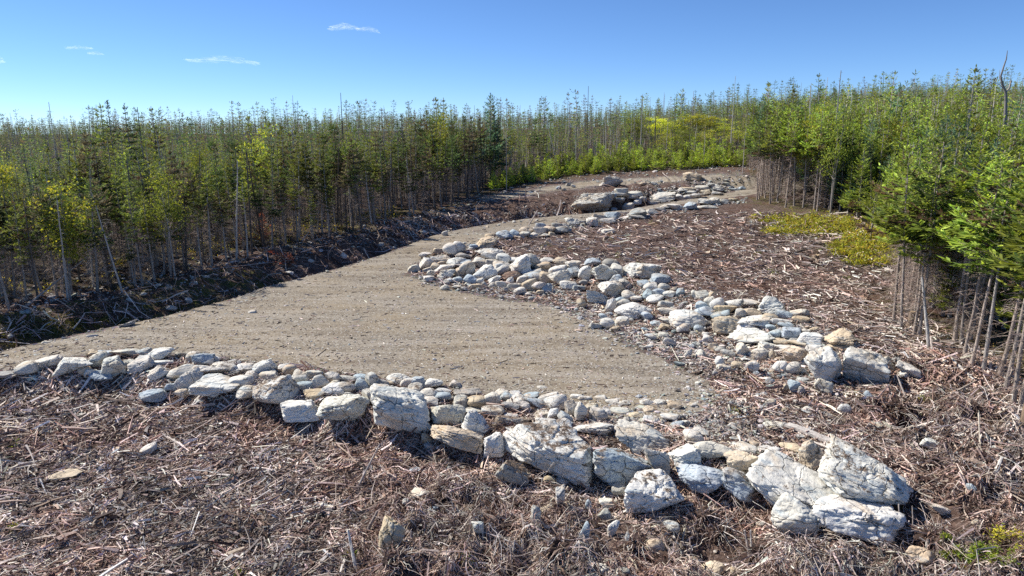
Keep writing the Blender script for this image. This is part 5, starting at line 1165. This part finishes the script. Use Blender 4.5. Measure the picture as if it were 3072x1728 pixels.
lone_snag(2117 * K, 0, 175 * K, .12, 'broken pale snag with a ragged top on the right skyline', depth=75, seed=64, bend=.008, branch=26, twig=.5)
lone_snag(1617 * K, 0, 235 * K, .10, 'slender white snag on the skyline just left of the rise', depth=114, seed=65, bend=.006, branch=14)
lone_snag(1850 * K, 0, 190 * K, .09, 'thin grey pole above the skyline on the rise', depth=110, seed=66, bend=.004, branch=10)
lone_snag(122 * K, 0, 255 * K, .09, 'twiggy dead spire above the far left woods', depth=90, seed=67, bend=.006, branch=60, twig=.8)
lone_snag(240 * K, 0, 262 * K, .07, 'thin dead spire beside the tall skyline spruce at the left', depth=100, seed=68, bend=.01, branch=30, twig=.6)
lone_snag(735 * K, 0, 238 * K, .08, 'hair-thin dead spire left of the black spar', depth=110, seed=69, bend=.006, branch=40, twig=.7)
lone_snag(345 * K, 0, 268 * K, .13, 'short dark stub rising over the left woods', depth=100, seed=70, bend=.003, branch=3, pale=False)
lone_snag(1274 * K, 480 * K, 330 * K, .075, 'pale bare trunk at the edge of the woods behind the dark bank', seed=71, bend=.004, branch=10)
lone_snag(1325 * K, 440 * K, 318 * K, .065, 'grey bare trunk beside the young firs behind the bank', seed=72, bend=.01, branch=12)
lone_snag(1868 * K, 440 * K, 325 * K, .06, 'thin dead trunk leaning at the gap where the road leaves', seed=73, bend=.02, branch=8)
lone_snag(1770 * K, 415 * K, 340 * K, .07, 'short grey snag rising out of the young firs', seed=74, bend=.006, branch=3)
# the big snake-shaped snag on the right
def curved_snag():
    y = 62.; u0 = 2528 * K
    pts = [(2528, 300), (2530, 262), (2530, 235), (2521, 215), (2517, 195), (2524, 172), (2531, 152), (2534, 130)]
    z0 = None; P = []
    for (a, b) in pts:
        _, bb, cc = ray(a * K, b * K); z = CAMZ + y * cc / bb; fw = y * CP - (z - CAMZ) * SP; P.append(((a * K - UC) / FP * fw, y, z))
    x0 = P[0][0]; P = [(x0, y, T(x0, y) - .1)] + P; P = np.array(P); o0 = P[0].copy(); P = P - o0
    a = tubes(P[None], np.array([[.13, .125, .12, .10, .085, .075, .06, .045, .02]]), 8, np.array([(.22, .20, .19)]))
    b = tubes((np.array([[P[3], P[3] + [.25, 0, .35], P[3] + [.32, 0, .95]]])), np.array([[.08, .07, .055]]), 6, np.array([BARK_GREY]))
    c = tubes((np.array([[P[4], P[4] + [-.25, .1, .5], P[4] + [-.35, .1, 1.2]], [P[3], P[3] + [-.4, .1, .5], P[3] + [-.9, .1, .8]]])), np.array([[.04, .03, .01]] * 2), 4, np.array([BARK_PALE] * 2))
    t = merge([a, b, c])
    plant('dead_tree', tree_protos((t[:3], None, None), 'snag_curved'), o0[0], y, 0, 1, 'big dead trunk curved like a snake above the trees at the far right', 'dead tree', None, dz=0)
curved_snag()
def skyline(u, vt, depth, proto, H0, name, lab, cat='tree', group=None, sx=None):
    y = depth; x = (u - UC) / FP * (y * CP + 4 * SP)
    for _ in range(3): H = height_to(vt, x, y, u); x = (u - UC) / FP * (y * CP - (T(x, y) + H - CAMZ) * SP)
    s = H / H0
    e = plant(name, proto, x, y, rng.uniform(0, 6.28), s if sx is None else sx, lab, cat, group, sz=s); return e
skyline(2455 * K, 165 * K, 70, FIR[2], 8.6, 'fir_tree', 'tall dark fir with wide upper boughs on the right skyline')
skyline(1232 * K, 235 * K, 100, FIR[4], 8.6, 'fir_tree', 'dark pointed fir highest over the middle of the skyline')
skyline(272 * K, 252 * K, 85, SPR[2], 8.6, 'spruce_tree', 'tall thin spruce standing out over the left skyline')
skyline(250 * K, 262 * K, 88, SPR[0], 8.6, 'spruce_tree', 'spruce just left of the tall thin one on the skyline')
skyline(312 * K, 262 * K, 85, SPR[4], 8.6, 'spruce_tree', 'tufted spruce just right of the tall thin one on the skyline')
skyline(384 * K, 268 * K, 92, SPR[6], 8.6, 'spruce_tree', 'thin spruce right of the dark stub on the left skyline')
skyline(1095 * K, 245 * K, 105, FIR[5], 8.6, 'fir_tree', 'pointed fir on the skyline left of the highest one')
skyline(1115 * K, 247 * K, 108, FIR[2], 8.6, 'fir_tree', 'narrow fir twin on the skyline left of the highest one')
# broadleaf trees with a place of their own
def leafy(u, v0, vt, k, lab, s=None, depth=None):
    if depth is None: x, y = hit(u, v0); x, y = float(x), float(y)
    else: y = depth; x = (u - UC) / FP * (y * CP + 5 * SP)
    H = height_to(vt, x, y, u); sz = H / 5.4
    plant('maple_tree', MAPLE[k], x, y, rng.uniform(0, 6.28), s or sz, lab, 'tree', None, sz=sz)
leafy(180 * K, 745 * K, 455 * K, 0, 'yellow-green leafy tree with long pale stem in the left woods', 1.25)
leafy(650 * K, 0, 318 * K, 0, 'bright yellow-green leafy crown high in the left woods', 1.3, depth=72)
leafy(430 * K, 700 * K, 445 * K, 1, 'half-bare leafy tree among spruces of the left woods', .95)
leafy(5 * K, 0, 400 * K, 2, 'golden leafy crown at the left border', 1.1, depth=58)
leafy(520 * K, 0, 385 * K, 1, 'olive leafy crown in the middle of the left woods', 1.0, depth=60)
leafy(1110 * K, 0, 280 * K, 0, 'round yellow leafy crown below the skyline firs', 1.2, depth=95)
mp = [(1655, 292, 134), (1695, 288, 138), (1740, 285, 138), (1780, 290, 136), (1820, 296, 134), (1850, 320, 126), (1600, 300, 136), (1770, 325, 126), (1715, 328, 126), (1675, 332, 126)]
for i, (a, b, dp) in enumerate(mp):
    leafy(a * K, 0, b * K, [2, 0, 2, 2, 0, 0, 1, 0, 1, 0][i], ['leftmost golden bush', 'second golden bush', 'third golden bush', 'fourth golden bush', 'fifth golden bush', 'lowest golden bush near the firs', 'olive bush left of them',
          'lower front golden bush, right one', 'lower front olive bush, middle one', 'lower front golden bush, left one'][i] + ' of the yellow band behind the young firs', 1.75, depth=dp)
for i, (a, b, dp) in enumerate([(2030, 262, 74), (2095, 300, 66), (2240, 292, 70), (2420, 305, 60), (2395, 262, 80)]):
    leafy(a * K, 0, b * K, i % 3, ['yellow leafy crown over the right woods under the ridge', 'yellow-green leafy crown left in the right woods', 'golden leafy crown in the middle of the right woods', 'low leafy crown among the right firs', 'far leafy crown in the right woods'][i], 1.0, depth=dp)
# leafy bush at the fern patch and the leaning birch
leafy(2190 * K, 600 * K, 462 * K, 1, 'leafy yellow-green bush tree over the fern patch', .95)
X, Y = hit(np.array([cx5(1925)]), np.array([cy5(790)])); bx, by = float(X[0]), float(Y[0])
def birch():
    H = 3.2; t = np.linspace(0, 1, 9); P = np.stack([-.25 * t * H * .3, .12 * t * H, t * H], 1)
    tV = tubes(P[None], (.085 * (1 - .5 * t))[None], 8, np.array([(.62, .58, .53)])); c = tV[2]; r = np.random.default_rng(4); c[r.random(len(c)) < .22] = (.12, .10, .09)
    nb = 14; z = r.uniform(.4, 1, nb) * H; a = r.uniform(0, 6.28, nb); b0 = np.stack([np.interp(z, P[:, 2], P[:, i]) for i in range(3)], -1)
    Q = b0[:, None] + np.stack([np.cos(a), np.sin(a), np.full(nb, .5)], 1)[:, None] * (np.array([0, .5, 1])[None] * r.uniform(.3, 1, nb)[:, None])[:, :, None]
    d = tubes(Q, np.tile([.016, .011, .005], (nb, 1)), 3, np.tile((.3, .24, .2), (nb, 1)))
    return tV, None, d
plant('birch_tree', tree_protos(birch(), 'birch'), bx, by, 0, 1, 'leaning white birch trunk with dark scars at the right edge', 'tree', None, lean=(-.05, -.05))

# --- forest positions by jittered grid
def grid_trees(x0, x1, y0, y1, sp, jit=.42):
    a = np.arange(x0, x1, sp); b = np.arange(y0, y1, sp); A, Bb = np.meshgrid(a, b); A = A.ravel(); Bb = Bb.ravel()
    return A + rng.uniform(-jit, jit, len(A)) * sp, Bb + rng.uniform(-jit, jit, len(A)) * sp
tx, ty = grid_trees(-72, 76, 22, 135, 1.36)
inw = (np.abs(tx) < ty * .80 + 2)
cl = np.full(tx.shape, -1.); cl[inw] = sdist(CLEAR, tx[inw], ty[inw])
ok = inw & (cl > .35) & (sdist(UROAD, tx, ty) > 1.0) & (sdist(FERN, tx, ty) > .5)
tx, ty, cl = tx[ok], ty[ok], cl[ok]
U_, V_, _f = project(tx, ty, tz(tx, ty)); ok = (U_ > -160) & (U_ < 3240); tx, ty, cl, U_, V_ = tx[ok], ty[ok], cl[ok], U_[ok], V_[ok]
edge_pts = CLEAR
right = U_ > 1885 * K
sap = (~right) & (U_ > 1225 * K) & (cl < np.interp(U_, [1225 * K, 1350 * K, 1600 * K, 1890 * K], [2, 7, 12, 16]))
dist = np.hypot(tx, ty)
thin = rng.random(len(tx)) < np.where(right, np.where((cl < 2.5) | ((U_ > 2060 * K) & (U_ < 2330 * K) & (cl < 9)), .95, .5), np.where(cl < 3.2, 1.0, .68)); tx, ty, cl, U_, V_, right, sap, dist = [q[thin] for q in (tx, ty, cl, U_, V_, right, sap, dist)]
# label zones of the woods
ZL = [(0, 'at the far left'), (330, 'behind the leaning dead trunk'), (620, 'left of the rusty dead fir'), (900, 'above the rusty dead fir'), (1230, 'behind the shaded ditch'),
      (1500, 'behind the dark bank'), (1800, 'behind the young firs'), (2050, 'by the golden bushes'), (2250, 'where the road leaves'), (2450, 'by the bare stems'), (2650, 'behind the yellow fern patch'),
      (2850, 'behind the leaning birch'), (3100, 'behind the tall topless snag')]
def zone_of(u):
    z = ZL[0][1]
    for a, b in ZL:
        if u >= a - 100: z = b
    return z
def depthword(c): return 'front row' if c < 1.6 else 'second row' if c < 3.4 else 'inner' 
order = np.argsort(cl * 1.0 + dist * .10)
nS = nF = nY = nD = 0; rest = []; SPRW = {0: 'olive', 1: 'dark green', 2: 'dark green', 3: 'olive', 4: 'dark green', 5: 'brownish', 6: 'olive', 7: 'olive'}
FIRW = {0: 'bright green', 1: 'bright green', 2: 'olive green', 3: 'bright green', 4: 'blue-green', 5: 'bright green'}
lab_items = {}
for i in order:
    x, y, c, u = float(tx[i]), float(ty[i]), float(cl[i]), float(U_[i])
    zz = zone_of(u); dw = depthword(c); rz = rng.uniform(0, 6.28)
    if sap[i]:
        if nY < 150 and rng.random() < .95:
            k = int(rng.integers(4)); s = rng.uniform(.62, 1.15) * (0.75 + .045 * c); nY += 1
            plant('young_fir', YOUNG[k], x, y, rz, s, f"{'tall' if s > 1.1 else 'low' if s < .75 else 'bushy'} {'yellow-green' if k != 1 else 'fresh green'} young fir, {dw} {zz}", 'young fir', 'young firs at the back of the clearing'); continue
        continue
    if right[i] and u > 2600 and y < 33 and c < 1.3: continue
    hi = right[i] and c < 6 and u < 2085 * K and y < 92
    leg = right[i] and (hi or c < 2.2) and (u < 2085 * K or u > 2235 * K)
    if rng.random() < (.16 if not right[i] else .05) and nD < 120:
        k = int(rng.integers(4)); nD += 1
        plant('dead_tree', DEADT[k], x, y, rz, rng.uniform(.75, 1.15), f"{'pale' if k % 2 == 0 else 'dark'} bare dead tree, {dw} {zz}", 'dead tree', 'dead trees in the woods', lean=(rng.normal(0, .06), rng.normal(0, .08))); continue
    if right[i]:
        if nF < 290:
            nF += 1
            if leg:
                k = int(rng.integers(4)); s = rng.uniform(.75, 1.05)
                if y > 50: s *= .82
                # keep the hand placed trunks clear in front
                plant('fir_tree', HIGH[k] if hi else LEGGY[k], x, y, rz, s / .82 if hi and y > 50 else s, f"bare-stemmed fir with twiggy dead boughs, {dw} {zz}", 'tree', 'firs of the right woods', lean=(rng.normal(0, .03), rng.normal(.02, .03)))
            else:
                k = int(rng.integers(6)); s = rng.uniform(.7, 1.1)
                if 2070 * K < u < 2240 * K and c < 4: s = rng.uniform(.5, .8); k = [4, 0, 1][int(rng.integers(3))]
                plant('fir_tree', FIR[k], x, y, rz, s, f"{FIRW[k]} fir with full boughs, {dw} {zz}", 'tree', 'firs of the right woods', sz=s * rng.uniform(.9, 1.1), lean=(rng.normal(0, .02), rng.normal(0, .02)))
            continue
    else:
        if nS < 300:
            nS += 1; k = int(rng.integers(8)); s = rng.triangular(.45, .70, 1.05) * (.92 if u < 700 else 1) * (.55 if (1590 * K < u < 1890 * K) else 1)
            plant('spruce_tree', SPR[k], x, y, rz, s, f"{SPRW[k]} spruce with bare lower trunk, {dw} {zz}", 'tree', 'spruces of the left woods', sz=s * rng.uniform(1.0, 1.3), lean=(rng.normal(0, .035), rng.normal(0, .045)))
            continue
    rest.append((x, y, 1 if right[i] else 0, c, u))

# --- everything deeper in the woods: one mass
def lod_tree(seed, H, c0, rad, green, lod, topt=False, per_m=11):
    t, c, d = conifer(seed, H, c0, rad, per_m=per_m if lod == 1 else 8, green=green, gap=.5, dead=10 if lod == 1 else 0, lean=.02, topt=topt, lod=lod)
    parts = [(t[0], t[1], t[2], 1), (c[0], c[1], c[2], c[3])] + ([(d[0], d[1], d[2], 1)] if d is not None else [])
    V, F, C, _ = merge([p[:3] for p in parts]); M = np.concatenate([np.full(len(p[1]), p[3]) if np.isscalar(p[3]) else p[3] for p in parts]); return V, F, C, M
def lod_snag(seed, H, lod):
    t, _, d = snag(seed, H, .08, True, .02, 30 if lod == 1 else 10, .6); V, F, C, _m = merge([t, d]); return V, F, C, np.ones(len(F), int)
def lod_leaf(seed, lod):
    t, c, _ = broadleaf(seed, 5.0, 2.0, nleaf=500 if lod == 1 else 160, ls=.24 if lod == 1 else .42, stems=2); V, F, C, _m = merge([t, c[:3]]); return V, F, C, np.concatenate([np.ones(len(t[1]), int), np.zeros(len(c[1]), int)])
L1 = {0: [lod_tree(1200 + i, 8.4, .30 + .05 * i, 1.1 + .05 * i, [OLIVE, DARKG, OLIVE, OLIVE, DARKG][i], 1, i % 2 == 1) for i in range(5)],
      1: [lod_tree(1220 + i, 8.2, .15, 1.75 + .07 * i, [BRIGHT, DARKG, OLIVE, BRIGHT, BLUEG][i], 1, per_m=13) for i in range(5)], 2: [lod_snag(1240 + i, 7.5, 1) for i in range(3)], 3: [lod_leaf(1250 + i, 1) for i in range(2)]}
L2 = {0: [lod_tree(1260 + i, 8.2, .30 + .06 * i, 1.2, [OLIVE, DARKG, BROWNG, DARKG][i], 2, i % 2 == 1) for i in range(4)],
      1: [lod_tree(1280 + i, 8.0, .2, 1.7, [OLIVE, DARKG, BRIGHT, OLIVE][i], 2) for i in range(4)], 2: [lod_snag(1290 + i, 7.0, 2) for i in range(3)], 3: [lod_leaf(1296, 2)]}
def mass(name, spots, label):
    Vs, Fs, Cs, Ms = [], [], [], []; n = 0
    zs = tz(np.array([s[0] for s in spots]), np.array([s[1] for s in spots]))
    for (x, y, kd, lv, s), z in zip(spots, zs):
        lib = (L1 if lv == 1 else L2)[kd]; V, F, C, M = lib[int(rng.integers(len(lib)))]
        a = rng.uniform(0, 6.28); ca, sa = math.cos(a), math.sin(a); lx, ly = rng.normal(0, .03, 2)
        W = V * np.array([s, s, s * rng.uniform(.9, 1.12)]); W = np.stack([W[:, 0] * ca - W[:, 1] * sa + x + lx * W[:, 2], W[:, 0] * sa + W[:, 1] * ca + y + ly * W[:, 2], W[:, 2] + z - .1], 1)
        Vs.append(W.astype(np.float32)); Fs.append(F + n); Cs.append((C * rng.uniform(.65, 1.2) * (1 + rng.normal(0, .05, 3))).astype(np.float32)); Ms.append(M); n += len(V)
    me = make_mesh(name, np.concatenate(Vs), np.concatenate(Fs), np.concatenate(Cs), [M_NEEDLE, M_BARK], mi=np.concatenate(Ms))
    tag(link(name, me), label, 'forest', kind='stuff')
spots = []
for (x, y, kd, c, u) in rest:
    q = rng.random(); k2 = 2 if q < .19 else 3 if q < .24 else kd
    spots.append((x, y, k2, 1 if (y < 85 or (y < 100 and c < 8)) else 2, (rng.triangular(.46, .62, .88) if rng.random() < .93 else rng.uniform(.85, 1.12)) * (1.25 if kd == 1 else 1) * (.55 if (1580 * K < u < 1890 * K and y < 136) else 1)))
print('individual', nS, nF, nY, nD, 'rest', len(rest))
mass('forest', spots, 'dense mixed spruce and fir woods behind the first rows of trees')
fx, fy = [], []
for y0, y1, sp in ((135, 165, 2.4), (165, 215, 2.8), (215, 315, 3.4)):
    a, b = grid_trees(-y1 * .8, y1 * .8, y0, y1, sp); fx.append(a); fy.append(b)
fx = np.concatenate(fx); fy = np.concatenate(fy); ok = np.abs(fx) < fy * .78 + 2; fx, fy = fx[ok], fy[ok]
spots = []
for x, y in zip(fx, fy):
    q = rng.random(); ry = x / y > .15
    kd = 2 if q < .30 else 3 if q < .26 else (1 if ry and rng.random() < .5 else 0)
    spots.append((float(x), float(y), kd, 2, rng.triangular(.40, .62, .95) if rng.random() < .92 else rng.uniform(.95, 1.35)))
mass('far_forest', spots, 'distant thin spruce woods climbing to the ridge')
# ------------------------------------------------------------------ low plants
def clumps(name, cx, cy, per, rad, hgt, size, cols, wts, label, matl=M_LEAF, cat=None, droop=.3):
    n = len(cx); ci = np.repeat(np.arange(n), per); m = len(ci)
    off = rng.normal(size=(m, 2)) * rad[ci][:, None] * .5
    x = cx[ci] + off[:, 0]; y = cy[ci] + off[:, 1]; z = tz(x, y) + rng.random(m) ** 1.2 * hgt[ci] * np.exp(-(off ** 2).sum(1) / (rad[ci] ** 2))
    d = np.stack([off[:, 0], off[:, 1], rng.uniform(-droop, .6, m) * rad[ci]], 1) + rng.normal(0, .25, (m, 3)) * rad[ci][:, None]
    V, F, C = sprays(np.stack([x, y, z], 1), d, np.array([0, 0, 1.]) + rng.normal(0, .5, (m, 3)), size * rng.uniform(.6, 1.4, m), size * .42 * rng.uniform(.6, 1.3, m), palette(m, cols, wts, .2))
    tag(link(name, make_mesh(name, V, F, C, [matl])), label, cat or name.replace('_', ' '), kind='stuff')
FY = [(.56, .52, .05), (.44, .48, .05), (.26, .33, .04), (.50, .38, .05), (.14, .10, .05)]
# fern patch
u = rng.uniform(1880, 2290, 1500) * K; v = rng.uniform(548, 710, 1500) * K; x, y = hit(u, v)
fd = sdist(FERN, x, y) + 2.6 * fbm2(x * .45, y * .45, 4, 91); ok = (fd < .3) & (fbm2(x * .8, y * .8, 3, 77) > -.12); x, y = x[ok], y[ok]
clumps('ferns', x, y, 46, rng.uniform(.3, .75, len(x)), rng.gamma(2, .22, len(x)), .24, FY, [5, 6, 6, 2, 2], 'yellow and green ferns in a patch below the firs')
# yellow understorey seen between the trunks of the left woods
x, y = grid_trees(-50, 8, 30, 75, 1.3); cl = sdist(CLEAR, x, y); ok = (cl > 1.2) & (cl < 9) & (np.abs(x) < y * .8) & (fbm2(x * .3, y * .3, 3, 41) > .0) & (x < 0); x, y = x[ok], y[ok]
clumps('undergrowth', x, y, 60, rng.uniform(.4, 1.0, len(x)), rng.uniform(.4, 1.6, len(x)), .17, [(.42, .32, .03), (.30, .28, .03), (.14, .17, .03)], [4, 4, 3], 'golden undergrowth glowing between the left trunks')
# brush under the right trees
x, y = grid_trees(5, 45, 20, 90, 1.2); cl = sdist(CLEAR, x, y); ok = (cl > .8) & (cl < 6) & (x < y * .8 + 2) & (fbm2(x * .35, y * .35, 3, 43) > .05); x, y = x[ok], y[ok]
clumps('forest_floor_brush', x, y, 34, rng.uniform(.3, .8, len(x)), rng.uniform(.15, .6, len(x)), .13, [(.20, .15, .05), (.16, .17, .03), (.13, .09, .06)], [3, 2, 3], 'brown and green brush on the floor under the right firs', cat='brush')
# mossy green ground at the left, tiny tufts on the field
u = rng.uniform(-100, 420, 500) * K; v = rng.uniform(800, 880, 500) * K; x, y = hit(u, v); ok = (sdist(ROAD, x, y) > 1.0) & (sdist(CLEAR, x, y) < .5); x, y = x[ok], y[ok]
clumps('moss', x, y, 36, rng.uniform(.2, .5, len(x)), rng.uniform(.05, .18, len(x)), .09, [(.14, .15, .03), (.20, .17, .04), (.08, .09, .03)], [3, 2, 3], 'green and ochre moss beside the ditch at the far left', cat='moss')
tf = [(1380, 615), (1425, 628), (1660, 640), (1700, 635), (1880, 600), (1900, 640), (1800, 612), (1560, 640), (2130, 700), (1570, 1090), (2140, 990), (2330, 1020), (1530, 600), (1160, 655), (490, 765), (2270, 1245), (1170, 1440), (600, 1440), (30, 1325), (40, 1115),
      (1855, 1040), (2050, 655), (1640, 560), (1760, 600), (1950, 690), (1610, 668), (1690, 672), (880, 1400)]
pts = np.array([t for t in tf for _ in range(3)], float) + rng.normal(0, 5, (len(tf) * 3, 2)); x, y = hit(pts[:, 0] * K, pts[:, 1] * K)
clumps('weeds', x, y, 30, rng.uniform(.12, .35, len(x)), rng.uniform(.06, .18, len(x)), .09, [(.16, .22, .02), (.12, .16, .02), (.25, .22, .03)], [3, 3, 1], 'small green weeds sprouting in the bare soil')
# leafy sprigs in the lower right corner, each a plant of its own
SPG = [((1580, 1275), .35, 'g', 'small green sprig beside the lone blocky corner boulder'), ((1695, 1310), .38, 'g', 'low green sprig right of the first corner sprig'), ((1815, 1335), .42, 'g', 'yellow-green sprig in the middle of the corner plants'),
       ((1900, 1390), .48, 'g', 'broad green sprig nearest the bottom corner'), ((1975, 1268), .60, 'y', 'golden yellow leafy plant at the right border'), ((1580, 1190), .14, 'g', 'tiny bright sprig above the corner plants'), ((1740, 1410), .25, 'y', 'small ochre sprig at the bottom edge')]
for (P, rad, kd, lab) in SPG:
    x, y = hit(2048 + P[0] / 1.99, 1000 + P[1] / 1.99); x, y = float(x), float(y); m = int(120 + 420 * rad)
    ns = 9; a = rng.uniform(0, 6.28, ns); st = np.stack([np.zeros((ns, 3)), np.stack([np.cos(a) * rad * .3, np.sin(a) * rad * .3, np.full(ns, rad * .4)], 1), np.stack([np.cos(a) * rad * .8, np.sin(a) * rad * .8, rng.uniform(.3, .7, ns) * rad], 1)], 1)
    sV = tubes(st, np.tile([.007, .005, .003], (ns, 1)), 3, np.tile((.14, .12, .05), (ns, 1)))
    q = rng.integers(0, ns, m); tt = rng.uniform(.3, 1, m)[:, None]; b = st[q, 1] * (1 - tt) + st[q, 2] * tt + rng.normal(0, rad * .12, (m, 3))
    cols = palette(m, [(.40, .34, .02), (.32, .27, .02), (.20, .22, .02)] if kd == 'y' else [(.17, .24, .02), (.24, .27, .02), (.09, .13, .02)], [3, 2, 2], .15)
    lV = sprays(b, rng.normal(size=(m, 3)) * [1, 1, .4], np.array([0, 0, 1.]) + rng.normal(0, .35, (m, 3)), rng.uniform(.06, .11, m), rng.uniform(.03, .055, m), cols)
    e = bpy.data.objects.new('leafy_plant', None); COL.objects.link(e); e.location = (x, y, T(x, y)); tag(e, lab, 'plant', 'leafy sprigs of the lower corner')
    link('stem', make_mesh('stems', *sV, [M_BARK]), parent=e); link('leaves', make_mesh('leaves', *lV, [M_LEAF]), parent=e)
# rusty dead fir lying on the ditch bank
x, y = hit(1545 / 1.811, 250 + 985 / 1.811); x, y = float(x), float(y)
RUST = ((.34, .13, .06), (.42, .19, .09), (.22, .09, .05))
t_, c_, d_ = conifer(1400, 2.3, .12, .75, per_m=26, green=RUST, gap=.2, dead=0, droop=-.25, tw=1.1)
plant('fallen_fir', tree_protos((t_, c_, None), 'rusty'), x + .9, y, .3, .95, 'rusty red dead fir top lying on the bank by the road', 'dead fir', None, lean=(-.2, -1.0), dz=.2)
for (a, b, s, lab) in ((1400, 900, 1.15, 'dark red dead fir standing in the shade of the left woods'), (1270, 905, .8, 'small reddish dead fir in the shade left of the taller red one')):
    x, y = hit(a / 1.811, 250 + b / 1.811); plant('dead_fir', tree_protos((t_, c_, None), 'rusty2'), float(x), float(y) + 1.5, 1., s, lab, 'dead fir', None)
# water lying in the wheel rut
PU = [(2058, 938), (2080, 945), (2105, 952), (2122, 960), (2140, 968), (2165, 976), (2175, 984), (2150, 984), (2120, 974), (2095, 962), (2065, 950)]
x, y = hit(np.array([((a - 2058) * .8 + 1850) * 1.0 for a, b in PU]) * K, np.array([(b - 938) * .8 + 958 for a, b in PU]) * K)
zz = float(np.median(tz(x, y))) + .05
me = bpy.data.meshes.new('puddle'); me.from_pydata([(float(a), float(b), zz) for a, b in zip(x, y)], [], [list(range(len(x)))]); 
mw, nd, nt, out = mat('muddy_water'); p = nd('BsdfPrincipled', {'Base Color': (.22, .13, .07, 1), 'Roughness': .12, 'Specular IOR Level': .5}); nt.links.new(p.outputs[0], out.inputs[0]); me.materials.append(mw)
tag(link('puddle', me), 'brown muddy puddle in the gravel at the foot of the second bank', 'puddle', kind='structure')

# ------------------------------------------------------------------ sky, clouds, sun
SUN_EL, SUN_AZ = R(44), R(-64)          # azimuth from +Y towards +X
w = bpy.data.worlds.new('World'); sc.world = w; w.use_nodes = True; nt = w.node_tree; bg = nt.nodes['Background']
sk = nt.nodes.new('ShaderNodeTexSky'); sk.sky_type = 'NISHITA'; sk.sun_disc = False; sk.sun_elevation = SUN_EL; sk.sun_rotation = SUN_AZ
sk.altitude = 0; sk.air_density = .62; sk.dust_density = 0; sk.ozone_density = 10
nt.links.new(sk.outputs[0], bg.inputs[0]); bg.inputs[1].default_value = .106
sd = bpy.data.lights.new('sun', 'SUN'); sd.energy = 5.0; sd.angle = R(.55); sd.color = (1, .94, .84)
so = bpy.data.objects.new('sun', sd); COL.objects.link(so)
dv = Vector((math.sin(SUN_AZ) * math.cos(SUN_EL), math.cos(SUN_AZ) * math.cos(SUN_EL), math.sin(SUN_EL)))
so.rotation_euler = dv.to_track_quat('Z', 'Y').to_euler(); so.location = dv * 60

def cloud_mat():
    m, nd, nt, out = mat('thin_cloud')
    tc = nd('TexCoord'); mp = nd('Mapping', {'Vector': tc.outputs['Generated'], 'Scale': (2.2, 1.0, .9)})
    n = nd('TexNoise', {'Vector': mp.outputs[0], 'Scale': 1.6, 'Detail': 3, 'Roughness': .45, 'Distortion': .3})
    lw = nd('LayerWeight', {'Blend': .5}); e = ramp(nd, lw.outputs['Facing'], [(.15, 1.0), (.85, 0.0)])
    a = nd('Math', {0: ramp(nd, n.outputs['Fac'], [(.36, 0.0), (.9, .26)]), 1: e}, operation='MULTIPLY')
    t = nd('BsdfTransparent'); d = nd('BsdfTranslucent', {'Color': (1, 1, 1, 1)}); d2 = nd('BsdfDiffuse', {'Color': (1, 1, 1, 1)}); dm = nd('AddShader', {0: d.outputs[0], 1: d2.outputs[0]})
    mx = nd('MixShader', {0: a.outputs[0], 1: t.outputs[0], 2: dm.outputs[0]}); nt.links.new(mx.outputs[0], out.inputs[0]); return m
MC = cloud_mat()
for (u0, u1, vv, th, tilt, lab) in ((487, 640, 154, 9, 4, 'longest white wisp of cloud over the left woods'), (826, 900, 70, 8, 3, 'upper thin wisp of cloud, left piece'), (895, 955, 76, 6, 10, 'trailing end of the upper wisp of cloud'),
                          (-20, 12, 155, 8, 0, 'piece of cloud cut by the left border'), (165, 230, 121, 4, 3, 'faint veil of cloud at the upper left'), (222, 258, 135, 4, 6, 'second faint veil at the upper left')):
    y = 3000.; uc = (u0 + u1) / 2 * K; a, b, c = ray(uc, vv * K); t = y / float(b); x = float(a) * t; z = CAMZ + float(c) * t; sc_ = t / FP * K
    V, F = ICO[5]; P = V * np.array([(u1 - u0) / 2 * sc_, (u1 - u0) / 3.5 * sc_, th * sc_]); P = P * (1 + .5 * fbm3(V * np.array([3., 2, 2]) + u0, 3, 3))[:, None]; P[:, 2] += 4 * np.sin(V[:, 0] * 2.2 + 1) * th * sc_ * .12
    o = link('cloud', make_mesh('cloud', P, F, None, [MC], smooth=True), loc=(x, y, z), rot=(0, R(tilt), 0)); o.visible_shadow = True
    tag(o, lab, 'cloud', 'wisps of cloud', kind='stuff')

sc.view_settings.view_transform = 'Standard'; sc.view_settings.look = 'None'; sc.view_settings.exposure = .5; sc.view_settings.gamma = 1
sc.cycles.max_bounces = 5; sc.cycles.diffuse_bounces = 2; sc.cycles.glossy_bounces = 1; sc.cycles.transmission_bounces = 3; sc.cycles.transparent_max_bounces = 8
sc.cycles.use_denoising = False; sc.cycles.denoiser = 'OPENIMAGEDENOISE'; sc.cycles.denoising_input_passes = 'RGB_ALBEDO_NORMAL'; sc.cycles.denoising_prefilter = 'ACCURATE'
